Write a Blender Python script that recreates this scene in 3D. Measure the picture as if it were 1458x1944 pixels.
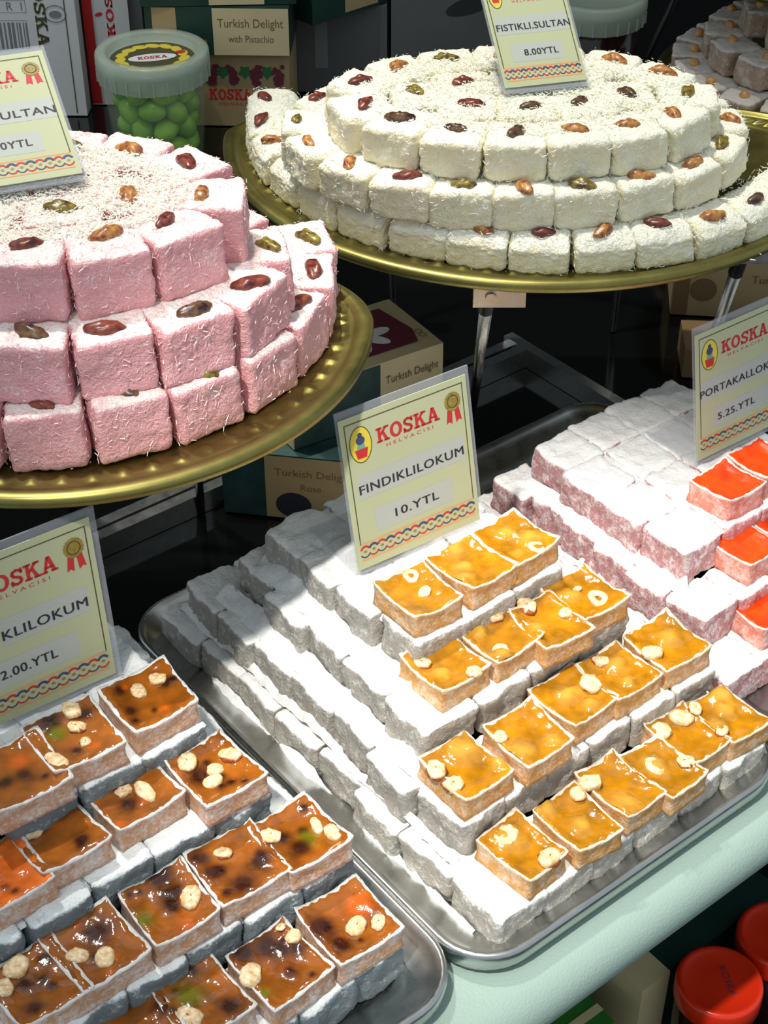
import bpy, math, random
from mathutils import Vector, Matrix, noise

# ------------------------------------------------------------------ camera, light, exposure
for o in list(bpy.data.objects):
    bpy.data.objects.remove(o, do_unlink=True)
scene = bpy.context.scene
COL = scene.collection
R = math.radians

cam = bpy.data.cameras.new('camera')
cam.sensor_fit = 'VERTICAL'
cam.sensor_height = 36.0
cam.lens = 36.0 * 3000.0 / 1944.0
cam.clip_start = 0.02
cam_o = bpy.data.objects.new('camera', cam)
cam_o.location = (0, 0, 0.75)
cam_o.rotation_euler = (R(90 - 37.5), 0, 0)
COL.objects.link(cam_o)
scene.camera = cam_o

world = bpy.data.worlds.new('shop_air')
scene.world = world
world.use_nodes = True
wbg = world.node_tree.nodes['Background']
wbg.inputs[0].default_value = (0.80, 0.92, 1.0, 1)
wbg.inputs[1].default_value = 0.60

def spot(name, loc, aim, power, size_deg, blend, radius, color):
    l = bpy.data.lights.new(name, 'SPOT')
    l.energy = power; l.spot_size = R(size_deg); l.spot_blend = blend
    l.shadow_soft_size = radius; l.color = color
    o = bpy.data.objects.new(name, l)
    o.location = loc
    d = Vector(aim) - Vector(loc)
    o.rotation_euler = d.to_track_quat('-Z', 'Y').to_euler()
    COL.objects.link(o)
    return o
# halogen spotlights of the shop ceiling, then two added fill spots
spot('halogen_or_fill_spot', (-0.42, -0.10, 1.81), (0.10, 0.71, 0.05), 180, 17, 0.7, 0.035, (1.0, 0.95, 0.87))
spot('halogen_or_fill_spot', (-0.55, 1.20, 2.1), (-0.17, 0.84, 0.33), 125, 20, 0.9, 0.03, (1.0, 0.95, 0.87))
spot('halogen_or_fill_spot', (-0.30, 1.35, 2.2), (0.11, 1.04, 0.30), 140, 23, 0.9, 0.03, (1.0, 0.94, 0.80))
spot('halogen_or_fill_spot', (-0.30, 0.30, 2.1), (0.10, 0.70, 0.06), 14, 46, 0.9, 0.035, (1.0, 0.96, 0.90))
spot('halogen_or_fill_spot', (-0.60, 1.20, 2.2), (-0.24, 1.66, 0.08), 60, 22, 0.9, 0.03, (1.0, 0.95, 0.87))  # added fill, brightens the tub of green almonds
spot('halogen_or_fill_spot', (0.30, 1.10, 2.2), (0.44, 1.56, 0.15), 36, 20, 0.9, 0.03, (1.0, 0.95, 0.87))  # added fill lamp to lift the tan lokum at far right

vs = scene.view_settings
vs.view_transform = 'Standard'
vs.look = 'None'
vs.gamma = 1.0
vs.use_curve_mapping = False
vs.exposure = 0.0

# ------------------------------------------------------------------ helpers
def lin(c):
    return tuple(((x / 255.0) / 12.92 if x / 255.0 <= 0.04045 else ((x / 255.0 + 0.055) / 1.055) ** 2.4) for x in c)
def rgb(r, g, b):
    return lin((r, g, b)) + (1.0,)

class NT:
    """Small wrapper that builds a principled node tree."""
    def __init__(self, name):
        self.m = bpy.data.materials.new(name)
        self.m.use_nodes = True
        self.t = self.m.node_tree
        self.p = self.t.nodes['Principled BSDF']
        self.out = self.t.nodes['Material Output']
        self.tc = None
    def n(self, kind, **kw):
        nd = self.t.nodes.new(kind)
        for k, v in kw.items():
            setattr(nd, k, v)
        return nd
    def l(self, a, b):
        self.t.links.new(a, b)
    def coord(self):
        if not self.tc:
            self.tc = self.n('ShaderNodeTexCoord')
        return self.tc.outputs['Object']
    def noise(self, scale, detail=3, rough=0.55):
        nd = self.n('ShaderNodeTexNoise')
        nd.inputs['Scale'].default_value = scale
        nd.inputs['Detail'].default_value = detail
        nd.inputs['Roughness'].default_value = rough
        self.l(self.coord(), nd.inputs['Vector'])
        return nd.outputs['Fac']
    def ramp(self, fac, stops):
        nd = self.n('ShaderNodeValToRGB')
        e = nd.color_ramp.elements
        while len(e) < len(stops):
            e.new(0.5)
        for i, (p, c) in enumerate(stops):
            e[i].position = p
            e[i].color = c if len(c) == 4 else tuple(c) + (1,)
        self.l(fac, nd.inputs['Fac'])
        return nd.outputs['Color']
    def math(self, op, a, b=None, clamp=False):
        nd = self.n('ShaderNodeMath', operation=op, use_clamp=clamp)
        for i, x in enumerate((a, b)):
            if x is None:
                continue
            if isinstance(x, (int, float)):
                nd.inputs[i].default_value = x
            else:
                self.l(x, nd.inputs[i])
        return nd.outputs[0]
    def mix(self, fac, a, b):
        nd = self.n('ShaderNodeMix', data_type='RGBA')
        for k, x in (('Factor', fac), ('A', a), ('B', b)):
            s = [i for i in nd.inputs if i.name == k and (i.type == 'RGBA' or k == 'Factor')][0]
            if isinstance(x, (int, float)):
                s.default_value = x
            elif isinstance(x, tuple):
                s.default_value = x
            else:
                self.l(x, s)
        return [o for o in nd.outputs if o.type == 'RGBA'][0]
    def bump(self, h, strength=0.5, dist=0.001):
        nd = self.n('ShaderNodeBump')
        nd.inputs['Strength'].default_value = strength
        nd.inputs['Distance'].default_value = dist
        self.l(h, nd.inputs['Height'])
        self.l(nd.outputs[0], self.p.inputs['Normal'])
    def set(self, **kw):
        for k, v in kw.items():
            k = k.replace('_', ' ')
            if isinstance(v, (int, float, tuple)):
                self.p.inputs[k].default_value = v
            else:
                self.l(v, self.p.inputs[k])
        return self

def plain(name, col, rough=0.6, metal=0.0, var=0.0, scale=60, **kw):
    m = NT(name)
    c = rgb(*col)
    if var:
        lo = tuple(x * (1 - var) for x in c[:3]) + (1,)
        hi = tuple(min(1, x * (1 + var)) for x in c[:3]) + (1,)
        m.set(Base_Color=m.ramp(m.noise(scale), [(0.3, lo), (0.7, hi)]))
    else:
        m.set(Base_Color=c)
    m.set(Roughness=rough, Metallic=metal, **kw)
    return m.m

def see_through(name, tint, alpha, rough=0.1, gloss=True):
    """clear or frosted plastic: part transparent, part surface"""
    m = NT(name)
    m.set(Base_Color=rgb(*tint), Roughness=rough)
    tr = m.n('ShaderNodeBsdfTransparent')
    mx = m.n('ShaderNodeMixShader')
    mx.inputs[0].default_value = alpha
    m.l(tr.outputs[0], mx.inputs[1]); m.l(m.p.outputs[0], mx.inputs[2])
    m.l(mx.outputs[0], m.out.inputs['Surface'])
    return m.m

def mesh(name, verts, faces, mat=None, smooth=True):
    me = bpy.data.meshes.new(name)
    me.from_pydata([tuple(v) for v in verts], [], faces)
    if mat:
        for q in (mat if isinstance(mat, (list, tuple)) else [mat]):
            me.materials.append(q)
    if smooth:
        me.polygons.foreach_set('use_smooth', [True] * len(me.polygons))
    me.update()
    return me
def obj(name, me, parent=None, loc=(0, 0, 0), rot=(0, 0, 0), scale=None):
    o = bpy.data.objects.new(name, me)
    o.location = loc
    o.rotation_euler = rot
    if scale:
        o.scale = scale
    if parent:
        o.parent = parent
    COL.objects.link(o)
    return o
def tag(o, label, cat, group=None, kind=None):
    if label: o['label'] = label
    if cat: o['category'] = cat
    if group: o['group'] = group
    if kind: o['kind'] = kind
    return o
def thing(name, label, cat, loc=(0, 0, 0), rot=(0, 0, 0), group=None):
    return tag(obj(name, None, None, loc, rot), label, cat, group)
ORD = ['first', 'second', 'third', 'fourth', 'fifth', 'sixth', 'seventh', 'eighth', 'ninth', 'tenth', 'eleventh',
       'twelfth', 'thirteenth', 'fourteenth', 'fifteenth', 'sixteenth', 'seventeenth', 'eighteenth', 'nineteenth', 'twentieth']

class MB:
    """collects simple solids into one mesh"""
    def __init__(self):
        self.v = []; self.f = []
    def add(self, vs, fs):
        k = len(self.v)
        self.v += [Vector(q) for q in vs]
        self.f += [tuple(i + k for i in q) for q in fs]
        return self
    def box(self, x0, x1, y0, y1, z0, z1):
        return self.add([(x0, y0, z0), (x1, y0, z0), (x1, y1, z0), (x0, y1, z0), (x0, y0, z1), (x1, y0, z1), (x1, y1, z1), (x0, y1, z1)],
                        [(0, 3, 2, 1), (4, 5, 6, 7), (0, 1, 5, 4), (1, 2, 6, 5), (2, 3, 7, 6), (3, 0, 4, 7)])
    def poly(self, pts, z=0.0):
        return self.add([(x, y, z) for x, y in pts], [tuple(range(len(pts)))])
    def tube(self, a, b, ra, rb, n=12, cap=True):
        a = Vector(a); b = Vector(b)
        d = (b - a).normalized()
        s = d.orthogonal().normalized(); t = d.cross(s)
        vs = []
        for c, r in ((a, ra), (b, rb)):
            for i in range(n):
                w = 2 * math.pi * i / n
                vs.append(c + r * (math.cos(w) * s + math.sin(w) * t))
        fs = [(i, (i + 1) % n, n + (i + 1) % n, n + i) for i in range(n)]
        if cap:
            fs += [tuple(reversed(range(n))), tuple(range(n, 2 * n))]
        return self.add(vs, fs)
    def ellipse(self, cx, cy, rx, ry, z=0.0, n=28, rot=0):
        c, s = math.cos(rot), math.sin(rot)
        return self.poly([(cx + rx * math.cos(2 * math.pi * i / n) * c - ry * math.sin(2 * math.pi * i / n) * s,
                           cy + rx * math.cos(2 * math.pi * i / n) * s + ry * math.sin(2 * math.pi * i / n) * c) for i in range(n)], z)
    def ring(self, cx, cy, rx, ry, t, z=0.0, n=32, a0=0.0, a1=None):
        full = a1 is None
        a1 = 2 * math.pi if full else a1
        vs = []
        m = n if full else n + 1
        for i in range(m):
            w = a0 + (a1 - a0) * i / n
            vs += [(cx + rx * math.cos(w), cy + ry * math.sin(w), z), (cx + (rx - t) * math.cos(w), cy + (ry - t) * math.sin(w), z)]
        fs = [(2 * i, 2 * ((i + 1) % m), 2 * ((i + 1) % m) + 1, 2 * i + 1) for i in range(n if full else n)]
        return self.add(vs, fs)
    def mesh(self, name, mat, smooth=False):
        return mesh(name, self.v, self.f, mat, smooth)

def lathe(profile, n=64, disp=None, a0=0.0):
    vs = []; fs = []
    for j, (r, z) in enumerate(profile):
        for i in range(n):
            w = 2 * math.pi * i / n + a0
            dz = disp(r, z, w) if disp else 0.0
            vs.append((r * math.cos(w), r * math.sin(w), z + dz))
    for j in range(len(profile) - 1):
        for i in range(n):
            fs.append((j * n + i, j * n + (i + 1) % n, (j + 1) * n + (i + 1) % n, (j + 1) * n + i))
    return vs, fs

def rounded_box(hx, hy, hz, n, r, shape=None, nz=None):
    """closed box of quads with round edges; n cells per side"""
    nz = nz or n
    idx = {}; vs = []; fs = []
    def vid(i, j, k):
        key = (i, j, k)
        if key not in idx:
            p = Vector((-hx + 2 * hx * i / n, -hy + 2 * hy * j / n, -hz + 2 * hz * k / nz))
            q = Vector((max(-hx + r, min(hx - r, p.x)), max(-hy + r, min(hy - r, p.y)), max(-hz + r, min(hz - r, p.z))))
            d = p - q
            nn = d.normalized() if d.length > 1e-9 else Vector((0, 0, 1))
            p = q + nn * r
            if shape:
                p = shape(p, nn)
            idx[key] = len(vs); vs.append(p)
        return idx[key]
    for i in range(n):
        for j in range(n):
            fs.append((vid(i, j, 0), vid(i, j + 1, 0), vid(i + 1, j + 1, 0), vid(i + 1, j, 0)))
            fs.append((vid(i, j, nz), vid(i + 1, j, nz), vid(i + 1, j + 1, nz), vid(i, j + 1, nz)))
    for i in range(n):
        for k in range(nz):
            fs.append((vid(i, 0, k), vid(i + 1, 0, k), vid(i + 1, 0, k + 1), vid(i, 0, k + 1)))
            fs.append((vid(i, n, k), vid(i, n, k + 1), vid(i + 1, n, k + 1), vid(i + 1, n, k)))
            fs.append((vid(0, i, k), vid(0, i, k + 1), vid(0, i + 1, k + 1), vid(0, i + 1, k)))
            fs.append((vid(n, i, k), vid(n, i + 1, k), vid(n, i + 1, k + 1), vid(n, i, k + 1)))
    return vs, fs

def blob(rx, ry, rz, nu=10, nv=7, amp=0.0, freq=200, seed=0, shape=None):
    vs = [Vector((0, 0, -rz))]; fs = []
    for j in range(1, nv):
        t = math.pi * j / nv - math.pi / 2
        for i in range(nu):
            w = 2 * math.pi * i / nu
            vs.append(Vector((rx * math.cos(t) * math.cos(w), ry * math.cos(t) * math.sin(w), rz * math.sin(t))))
    vs.append(Vector((0, 0, rz)))
    for i in range(nu):
        fs.append((0, 1 + (i + 1) % nu, 1 + i))
        fs.append((len(vs) - 1, len(vs) - 1 - nu + i, len(vs) - 1 - nu + (i + 1) % nu))
    for j in range(nv - 2):
        for i in range(nu):
            a = 1 + j * nu
            fs.append((a + i, a + (i + 1) % nu, a + nu + (i + 1) % nu, a + nu + i))
    o = Vector((seed * 7.3, seed * 3.1, seed * 1.7))
    if amp:
        vs = [p + p.normalized() * amp * noise.noise(p * freq + o) for p in vs]
    if shape:
        vs = [shape(p) for p in vs]
    return vs, fs

def text_mesh(body, name, mat, w, h, cx, cy, z, shear=0.0, bold=0.0, spacing=1.0):
    """flat printed lettering fitted into a w x h box centred on (cx, cy)"""
    cu = bpy.data.curves.new('lettering', 'FONT')
    cu.body = body
    cu.offset = bold
    cu.shear = shear
    cu.space_character = spacing
    cu.resolution_u = 3
    tmp = bpy.data.objects.new('lettering', cu)
    me = bpy.data.meshes.new_from_object(tmp)
    bpy.data.objects.remove(tmp); bpy.data.curves.remove(cu)
    xs = [v.co.x for v in me.vertices]; ys = [v.co.y for v in me.vertices]
    x0, x1, y0, y1 = min(xs), max(xs), min(ys), max(ys)
    for v in me.vertices:
        v.co = (cx + ((v.co.x - x0) / (x1 - x0) - 0.5) * w, cy + ((v.co.y - y0) / (y1 - y0) - 0.5) * h, z)
    me.name = name
    me.materials.clear(); me.materials.append(mat)
    return me

def slab_word(word, w, h, cx, cy, z, name, mat, tall_ends=True):
    """bold slab-serif capitals K O S A drawn as polygons"""
    mb = MB()
    adv = {'K': 1.0, 'O': 1.0, 'S': 0.82, 'A': 1.0}
    tot = sum(adv[c] for c in word)
    x = 0.0
    def q(*pts):
        mb.poly([(cx + (px / tot - 0.5) * w, cy + (py - 0.5) * h) for px, py in pts], z)
    def rect(x0, y0, x1, y1):
        q((x0, y0), (x1, y0), (x1, y1), (x0, y1))
    for c in word:
        if c == 'K':
            rect(x + .14, 0, x + .36, 1)
            rect(x + .02, 0, x + .47, .14); rect(x + .02, .86, x + .47, 1)
            q((x + .34, .38), (x + .34, .62), (x + .68, 1), (x + .92, 1))
            q((x + .44, .60), (x + .60, .70), (x + .92, 0), (x + .66, 0))
            rect(x + .56, 0, x + .98, .14); rect(x + .58, .86, x + .98, 1)
        elif c == 'O':
            n = 24
            for i in range(n):
                a, b = 2 * math.pi * i / n, 2 * math.pi * (i + 1) / n
                q(*[(x + .5 + rx * math.cos(t), .5 + ry * math.sin(t)) for rx, ry, t in ((.46, .52, a), (.46, .52, b), (.22, .34, b), (.22, .34, a))])
        elif c == 'S':
            pts = [(.72, .74), (.62, .88), (.42, .93), (.22, .86), (.16, .72), (.24, .58), (.42, .50), (.60, .42), (.67, .28), (.60, .13), (.40, .07), (.20, .12), (.10, .26)]
            for (ax, ay), (bx, by) in zip(pts[:-1], pts[1:]):
                dx, dy = bx - ax, by - ay
                L = math.hypot(dx, dy); nx, ny = -dy / L * .10, dx / L * .085
                ex, ey = dx / L * .03, dy / L * .03
                q((x + ax - nx - ex, ay - ny - ey), (x + bx - nx + ex, by - ny + ey), (x + bx + nx + ex, by + ny + ey), (x + ax + nx - ex, ay + ny - ey))
            rect(x + .66, .66, x + .78, 1.0); rect(x + .05, 0, x + .17, .34)
        elif c == 'A':
            q((x + .10, 0), (x + .30, 0), (x + .56, 1), (x + .38, 1))
            q((x + .66, 0), (x + .92, 0), (x + .62, 1), (x + .38, 1))
            rect(x + .26, .26, x + .74, .40)
            rect(x - .02, 0, x + .40, .13); rect(x + .58, 0, x + 1.02, .13)
        x += adv[c]
    return mb.mesh(name, mat)

# tray frame of the counter: a runs along the counter, b away from its front edge
TH = R(38.5)
UA = Vector((math.cos(TH), math.sin(TH), 0)); VB = Vector((-math.sin(TH), math.cos(TH), 0))
def W(a, b, z=0.0):
    return UA * a + VB * b + Vector((0, 0, z))

# ------------------------------------------------------------------ materials
def nt_coord_random(m):
    """object coordinates shifted by a per-object random value, so copies differ"""
    tc = m.n('ShaderNodeTexCoord'); oi = m.n('ShaderNodeObjectInfo')
    mu = m.n('ShaderNodeVectorMath', operation='MULTIPLY_ADD')
    cb = m.n('ShaderNodeCombineXYZ')
    m.l(oi.outputs['Random'], cb.inputs[0]); m.l(oi.outputs['Random'], cb.inputs[1])
    m.l(cb.outputs[0], mu.inputs[0]); mu.inputs[1].default_value = (3.7, 1.9, 0)
    m.l(tc.outputs['Object'], mu.inputs[2])
    class H: pass
    h = H(); h.outputs = {'Object': mu.outputs[0]}
    m.tc = h

def top_fac(m, lo, hi):
    g = m.n('ShaderNodeNewGeometry'); s = m.n('ShaderNodeSeparateXYZ')
    m.l(g.outputs['Normal'], s.inputs[0])
    mr = m.n('ShaderNodeMapRange'); mr.inputs[1].default_value = lo; mr.inputs[2].default_value = hi
    m.l(s.outputs['Z'], mr.inputs[0])
    return mr.outputs[0]

def coconut(name, base, flake, amount):
    m = NT(name); nt_coord_random(m)
    n1 = m.noise(95, 4, 0.65); n2 = m.noise(620, 2, 0.6)
    f = m.math('ADD', m.math('MULTIPLY', top_fac(m, 0.35, 0.95), 0.30), m.math('ADD', m.math('MULTIPLY', n1, 0.75), m.math('MULTIPLY', n2, 0.55)))
    f = m.ramp(f, [(amount - 0.10, (0, 0, 0, 1)), (amount + 0.16, (1, 1, 1, 1))])
    m.set(Base_Color=m.mix(f, rgb(*base), rgb(*flake)), Roughness=0.95)
    m.set(Subsurface_Weight=0.25, Subsurface_Scale=0.004, Subsurface_Radius=(1.0, 0.6, 0.5))
    m.p.inputs['Specular IOR Level'].default_value = 0.15
    m.bump(m.math('ADD', m.noise(480, 3, 0.7), m.math('MULTIPLY', n2, 0.5)), 1.0, 0.0022)
    return m.m

def powdered(name, skin, powder, cover, mott=70.0, bumpy=0.7):
    """sugar-dusted jelly skin: dust lies thick on top and in patches on the sides"""
    m = NT(name); nt_coord_random(m)
    n1 = m.noise(mott, 5, 0.7); n2 = m.noise(430, 3, 0.65)
    f = m.math('ADD', m.math('MULTIPLY', n1, 0.8), m.math('MULTIPLY', n2, 0.45))
    f = m.math('ADD', f, m.math('MULTIPLY', top_fac(m, 0.25, 0.8), 0.42))
    f = m.ramp(f, [(max(0, cover - 0.26), (0, 0, 0, 1)), (cover + 0.02, (1, 1, 1, 1))])
    # skin shows through as thin wrinkled veins and patches
    m.set(Base_Color=m.mix(f, rgb(*skin), rgb(*powder)), Roughness=0.9)
    m.set(Subsurface_Weight=0.15, Subsurface_Scale=0.003)
    m.p.inputs['Specular IOR Level'].default_value = 0.2
    m.bump(m.math('ADD', m.noise(210, 4, 0.7), m.math('MULTIPLY', n2, 0.6)), bumpy, 0.0016)
    return m.m

def jelly(name, rough=0.10, cloud=0.16, coat=0.5):
    m = NT(name); nt_coord_random(m)
    at = m.n('ShaderNodeAttribute', attribute_name='fruit')
    n1 = m.noise(140, 4, 0.6)
    dk = m.mix(1.0, at.outputs['Color'], at.outputs['Color'])
    hs = m.n('ShaderNodeHueSaturation'); hs.inputs['Value'].default_value = 1.0
    m.l(at.outputs['Color'], hs.inputs['Color'])
    m.l(m.math('ADD', m.math('MULTIPLY', n1, cloud * 4), 1.0 - cloud * 2), hs.inputs['Value'])
    m.set(Base_Color=hs.outputs[0], Roughness=rough)
    m.set(Subsurface_Weight=0.35, Subsurface_Scale=0.006, Subsurface_Radius=(1.0, 0.45, 0.12))
    m.p.inputs['Coat Weight'].default_value = coat
    m.p.inputs['Coat Roughness'].default_value = 0.06
    m.bump(m.noise(170, 3, 0.6), 0.35, 0.0012)
    return m.m

def brass_mat(name, col, rough):
    m = NT(name); nt_coord_random(m)
    n1 = m.noise(38, 5, 0.7)
    c = rgb(*col)
    m.set(Base_Color=m.ramp(n1, [(0.3, tuple(x * 0.72 for x in c[:3]) + (1,)), (0.7, c)]), Metallic=1.0)
    m.set(Roughness=m.math('ADD', m.math('MULTIPLY', m.noise(60, 3), 0.2), rough - 0.08))
    return m.m

def steel_mat(name, col, rough, metal=1.0):
    m = NT(name); nt_coord_random(m)
    n1 = m.noise(30, 5, 0.7)
    c = rgb(*col)
    m.set(Base_Color=m.ramp(n1, [(0.3, tuple(x * 0.8 for x in c[:3]) + (1,)), (0.7, c)]), Metallic=metal)
    m.set(Roughness=m.math('ADD', m.math('MULTIPLY', m.noise(90, 3), 0.18), rough - 0.07))
    return m.m

M = {}
M['coco_white'] = coconut('coconut_cream', (250, 240, 205), (254, 252, 236), 0.72)
M['coco_pink'] = coconut('coconut_pink', (240, 178, 182), (254, 245, 240), 0.82)
M['flake_white'] = plain('coconut_shred_cream', (255, 253, 238), 0.8, Subsurface_Weight=0.2, Subsurface_Scale=0.002)
M['flake_pink'] = plain('coconut_shred_pink', (252, 226, 222), 0.8, Subsurface_Weight=0.2, Subsurface_Scale=0.002)
M['dust_hazel'] = powdered('dusted_hazelnut_skin', (176, 171, 162), (253, 253, 251), 0.90, 130.0, 1.0)
M['dust_mixed'] = powdered('dusted_mixed_skin', (120, 130, 134), (240, 244, 244), 0.95, 120.0, 1.0)
M['dust_orange'] = powdered('dusted_orange_skin', (190, 138, 140), (252, 250, 248), 0.84, 130.0, 0.9)
M['dust_tan'] = powdered('dusted_tan_skin', (176, 150, 128), (226, 216, 204), 0.86)
M['wall_hazel'] = powdered('cut_wall_hazelnut', (204, 152, 88), (234, 214, 194), 0.82, 110.0)
M['wall_mixed'] = powdered('cut_wall_mixed', (196, 150, 116), (228, 226, 224), 0.82, 90.0)
M['wall_orange'] = powdered('cut_wall_orange', (218, 136, 116), (242, 222, 216), 0.82, 110.0)
M['powder'] = None
pw = NT('icing_sugar'); nt_coord_random(pw)
pw.set(Base_Color=pw.ramp(pw.noise(160, 4, 0.7), [(0.3, rgb(236, 236, 234)), (0.6, rgb(254, 254, 253))]), Roughness=0.95)
pw.p.inputs['Specular IOR Level'].default_value = 0.1
pw.bump(pw.noise(520, 4, 0.7), 0.7, 0.0012)
M['powder'] = pw.m
M['jelly'] = jelly('amber_jelly')
M['jelly_orange'] = jelly('orange_jelly', 0.38, 0.05, 0.0)
def nutmat(name, c1, c2, rough=0.45, scale=260):
    m = NT(name); nt_coord_random(m)
    m.set(Base_Color=m.ramp(m.noise(scale, 4, 0.6), [(0.32, rgb(*c1)), (0.68, rgb(*c2))]), Roughness=rough)
    m.bump(m.noise(scale * 2, 3), 0.35, 0.0006)
    return m.m
M['nut_cream'] = nutmat('hazelnut_kernel', (206, 160, 96), (250, 232, 196), 0.5, 2.6)
M['almond_skin'] = nutmat('nut_skin', (120, 56, 20), (176, 96, 40), 0.45, 3.0)
M['nut_dark'] = nutmat('nut_hollow', (74, 36, 18), (120, 66, 34), 0.6, 3.0)
M['pist_red'] = nutmat('pistachio_red', (66, 18, 28), (140, 72, 50), 0.32, 2.4)
M['pist_tan'] = nutmat('pistachio_tan', (112, 44, 26), (206, 150, 82), 0.32, 2.4)
M['pist_green'] = nutmat('pistachio_green', (62, 34, 26), (150, 136, 52), 0.32, 2.4)
M['pist_dark'] = nutmat('pistachio_dark', (40, 16, 26), (112, 82, 48), 0.32, 2.4)
M['chickpea'] = nutmat('roasted_nut', (190, 128, 70), (226, 176, 110), 0.5)
M['brass'] = brass_mat('aged_brass', (146, 138, 80), 0.38)
M['steel'] = steel_mat('brushed_steel', (200, 202, 200), 0.27)
M['chrome'] = steel_mat('stand_steel', (190, 188, 182), 0.25)
M['black_metal'] = plain('black_metal', (24, 25, 24), 0.35, 0.3)
M['black_glass'] = plain('black_glass', (9, 11, 10), 0.09)
rail = NT('mint_moulding')
rail.set(Base_Color=rgb(152, 174, 164), Roughness=0.42)
rail.bump(rail.noise(620, 1, 0.4), 0.22, 0.0012)
M['mint'] = rail.m
M['acrylic'] = see_through('clear_acrylic', (210, 214, 222), 0.22, 0.06)
M['card'] = plain('printed_card', (184, 188, 150), 0.6)
M['strip'] = plain('pasted_strip', (180, 184, 176), 0.6)
M['ink_black'] = plain('ink_black', (34, 36, 48), 0.6)
M['ink_olive'] = plain('ink_olive', (78, 76, 44), 0.6)
M['ink_red'] = plain('ink_red', (196, 42, 44), 0.6)
M['ink_orange'] = plain('ink_orange', (230, 160, 90), 0.6)
M['ink_blue'] = plain('ink_blue', (60, 66, 108), 0.6)
M['ink_teal'] = plain('ink_teal', (110, 160, 140), 0.6)
M['ink_yellow'] = plain('ink_yellow', (222, 202, 66), 0.6)
M['ink_gold'] = plain('ink_gold', (148, 126, 50), 0.5, var=0.3, scale=500)
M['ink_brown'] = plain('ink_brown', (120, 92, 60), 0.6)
M['ink_grey'] = plain('ink_grey', (120, 122, 124), 0.6)
M['ink_purple'] = plain('ink_purple', (110, 40, 56), 0.6)
M['ink_leaf'] = plain('ink_leaf', (46, 110, 66), 0.6)
M['ink_white'] = plain('ink_white', (232, 232, 230), 0.6)
M['green_box'] = plain('dark_green_board', (22, 56, 46), 0.45, var=0.2, scale=20)
M['teal_box'] = plain('dark_teal_board', (34, 64, 62), 0.45, var=0.3, scale=60)
M['cream_box'] = plain('cream_board', (206, 190, 146), 0.55, var=0.06, scale=15)
M['tan_box'] = plain('tan_board', (170, 146, 104), 0.55, var=0.06, scale=15)
M['white_box'] = plain('white_board', (208, 208, 208), 0.55, var=0.03, scale=12)
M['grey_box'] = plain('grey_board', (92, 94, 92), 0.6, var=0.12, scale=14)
M['red_box'] = plain('red_board', (204, 34, 30), 0.5)
M['red_lid'] = plain('red_plastic', (212, 46, 18), 0.25, Subsurface_Weight=0.15, Subsurface_Scale=0.004)
M['jar_dark'] = plain('dark_jam', (40, 18, 14), 0.15)
M['bright_green'] = plain('bright_green_board', (44, 118, 40), 0.5, var=0.15, scale=30)
M['clear_tub'] = see_through('clear_plastic', (200, 222, 190), 0.10, 0.12)
M['frost_lid'] = see_through('frosted_plastic', (200, 214, 194), 0.50, 0.25)
gm = NT('green_sugar_shell'); nt_coord_random(gm)
gm.set(Base_Color=gm.ramp(gm.noise(40, 2), [(0.3, rgb(118, 176, 24)), (0.7, rgb(156, 208, 52))]), Roughness=0.28, Subsurface_Weight=0.2, Subsurface_Scale=0.004)
M['green_almond'] = gm.m
M['dark_wall'] = plain('dark_wall', (40, 44, 42), 0.7, var=0.15, scale=4)
M['dark_shelf'] = plain('dark_shelf', (22, 24, 22), 0.35)

# ------------------------------------------------------------------ the setting
tag(obj('floor', MB().box(-3, 3, -2, 3, -0.97, -0.95).mesh('floor', M['dark_shelf'])), None, None, kind='structure')
tag(obj('wall_back', MB().box(-3, 3, 2.3, 2.35, -0.95, 2.6).mesh('wall_back', M['dark_wall'])), None, None, kind='structure')

counter = thing('display_counter', 'black glass sweet counter with a pale mint rounded front edge', 'counter', (0, 0, 0), (0, 0, TH))
obj('glass_top', MB().box(-1.0, 2.3, 0.45, 2.6, -0.03, -0.001).mesh('glass_top', M['black_glass']), counter)
# rounded front moulding: profile in (b, z) swept along a
prof = [(0.47, -0.0005), (0.40, -0.0005), (0.386, -0.0012)]
for i in range(0, 13):
    w = R(90 + 12.5 * i)
    prof.append((0.381 + 0.021 * math.cos(w), -0.0225 + 0.021 * math.sin(w)))
prof += [(0.374, -0.05), (0.40, -0.055), (0.47, -0.055)]
na = 40
vs = []; fs = []
for i in range(na + 1):
    a = -0.6 + 2.2 * i / na
    vs += [(a, b, z) for b, z in prof]
k = len(prof)
for i in range(na):
    for j in range(k - 1):
        fs.append((i * k + j, (i + 1) * k + j, (i + 1) * k + j + 1, i * k + j + 1))
    fs.append((i * k + k - 1, (i + 1) * k + k - 1, (i + 1) * k, i * k))
obj('moulding', mesh('moulding', vs, fs, M['mint']), counter)
fr = MB()
for b0, z1 in ((0.852, 0.018), (0.872, 0.012)):
    fr.box(0.18, 0.838, b0, b0 + 0.010, -0.0005, z1)
obj('metal_rail', fr.mesh('metal_rail', M['steel']), counter)
fr = MB().box(0.838, 0.848, 0.36 + 0.12, 0.882, -0.0005, 0.018)
obj('metal_rail', fr.mesh('metal_rail', M['steel']), counter)

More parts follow.
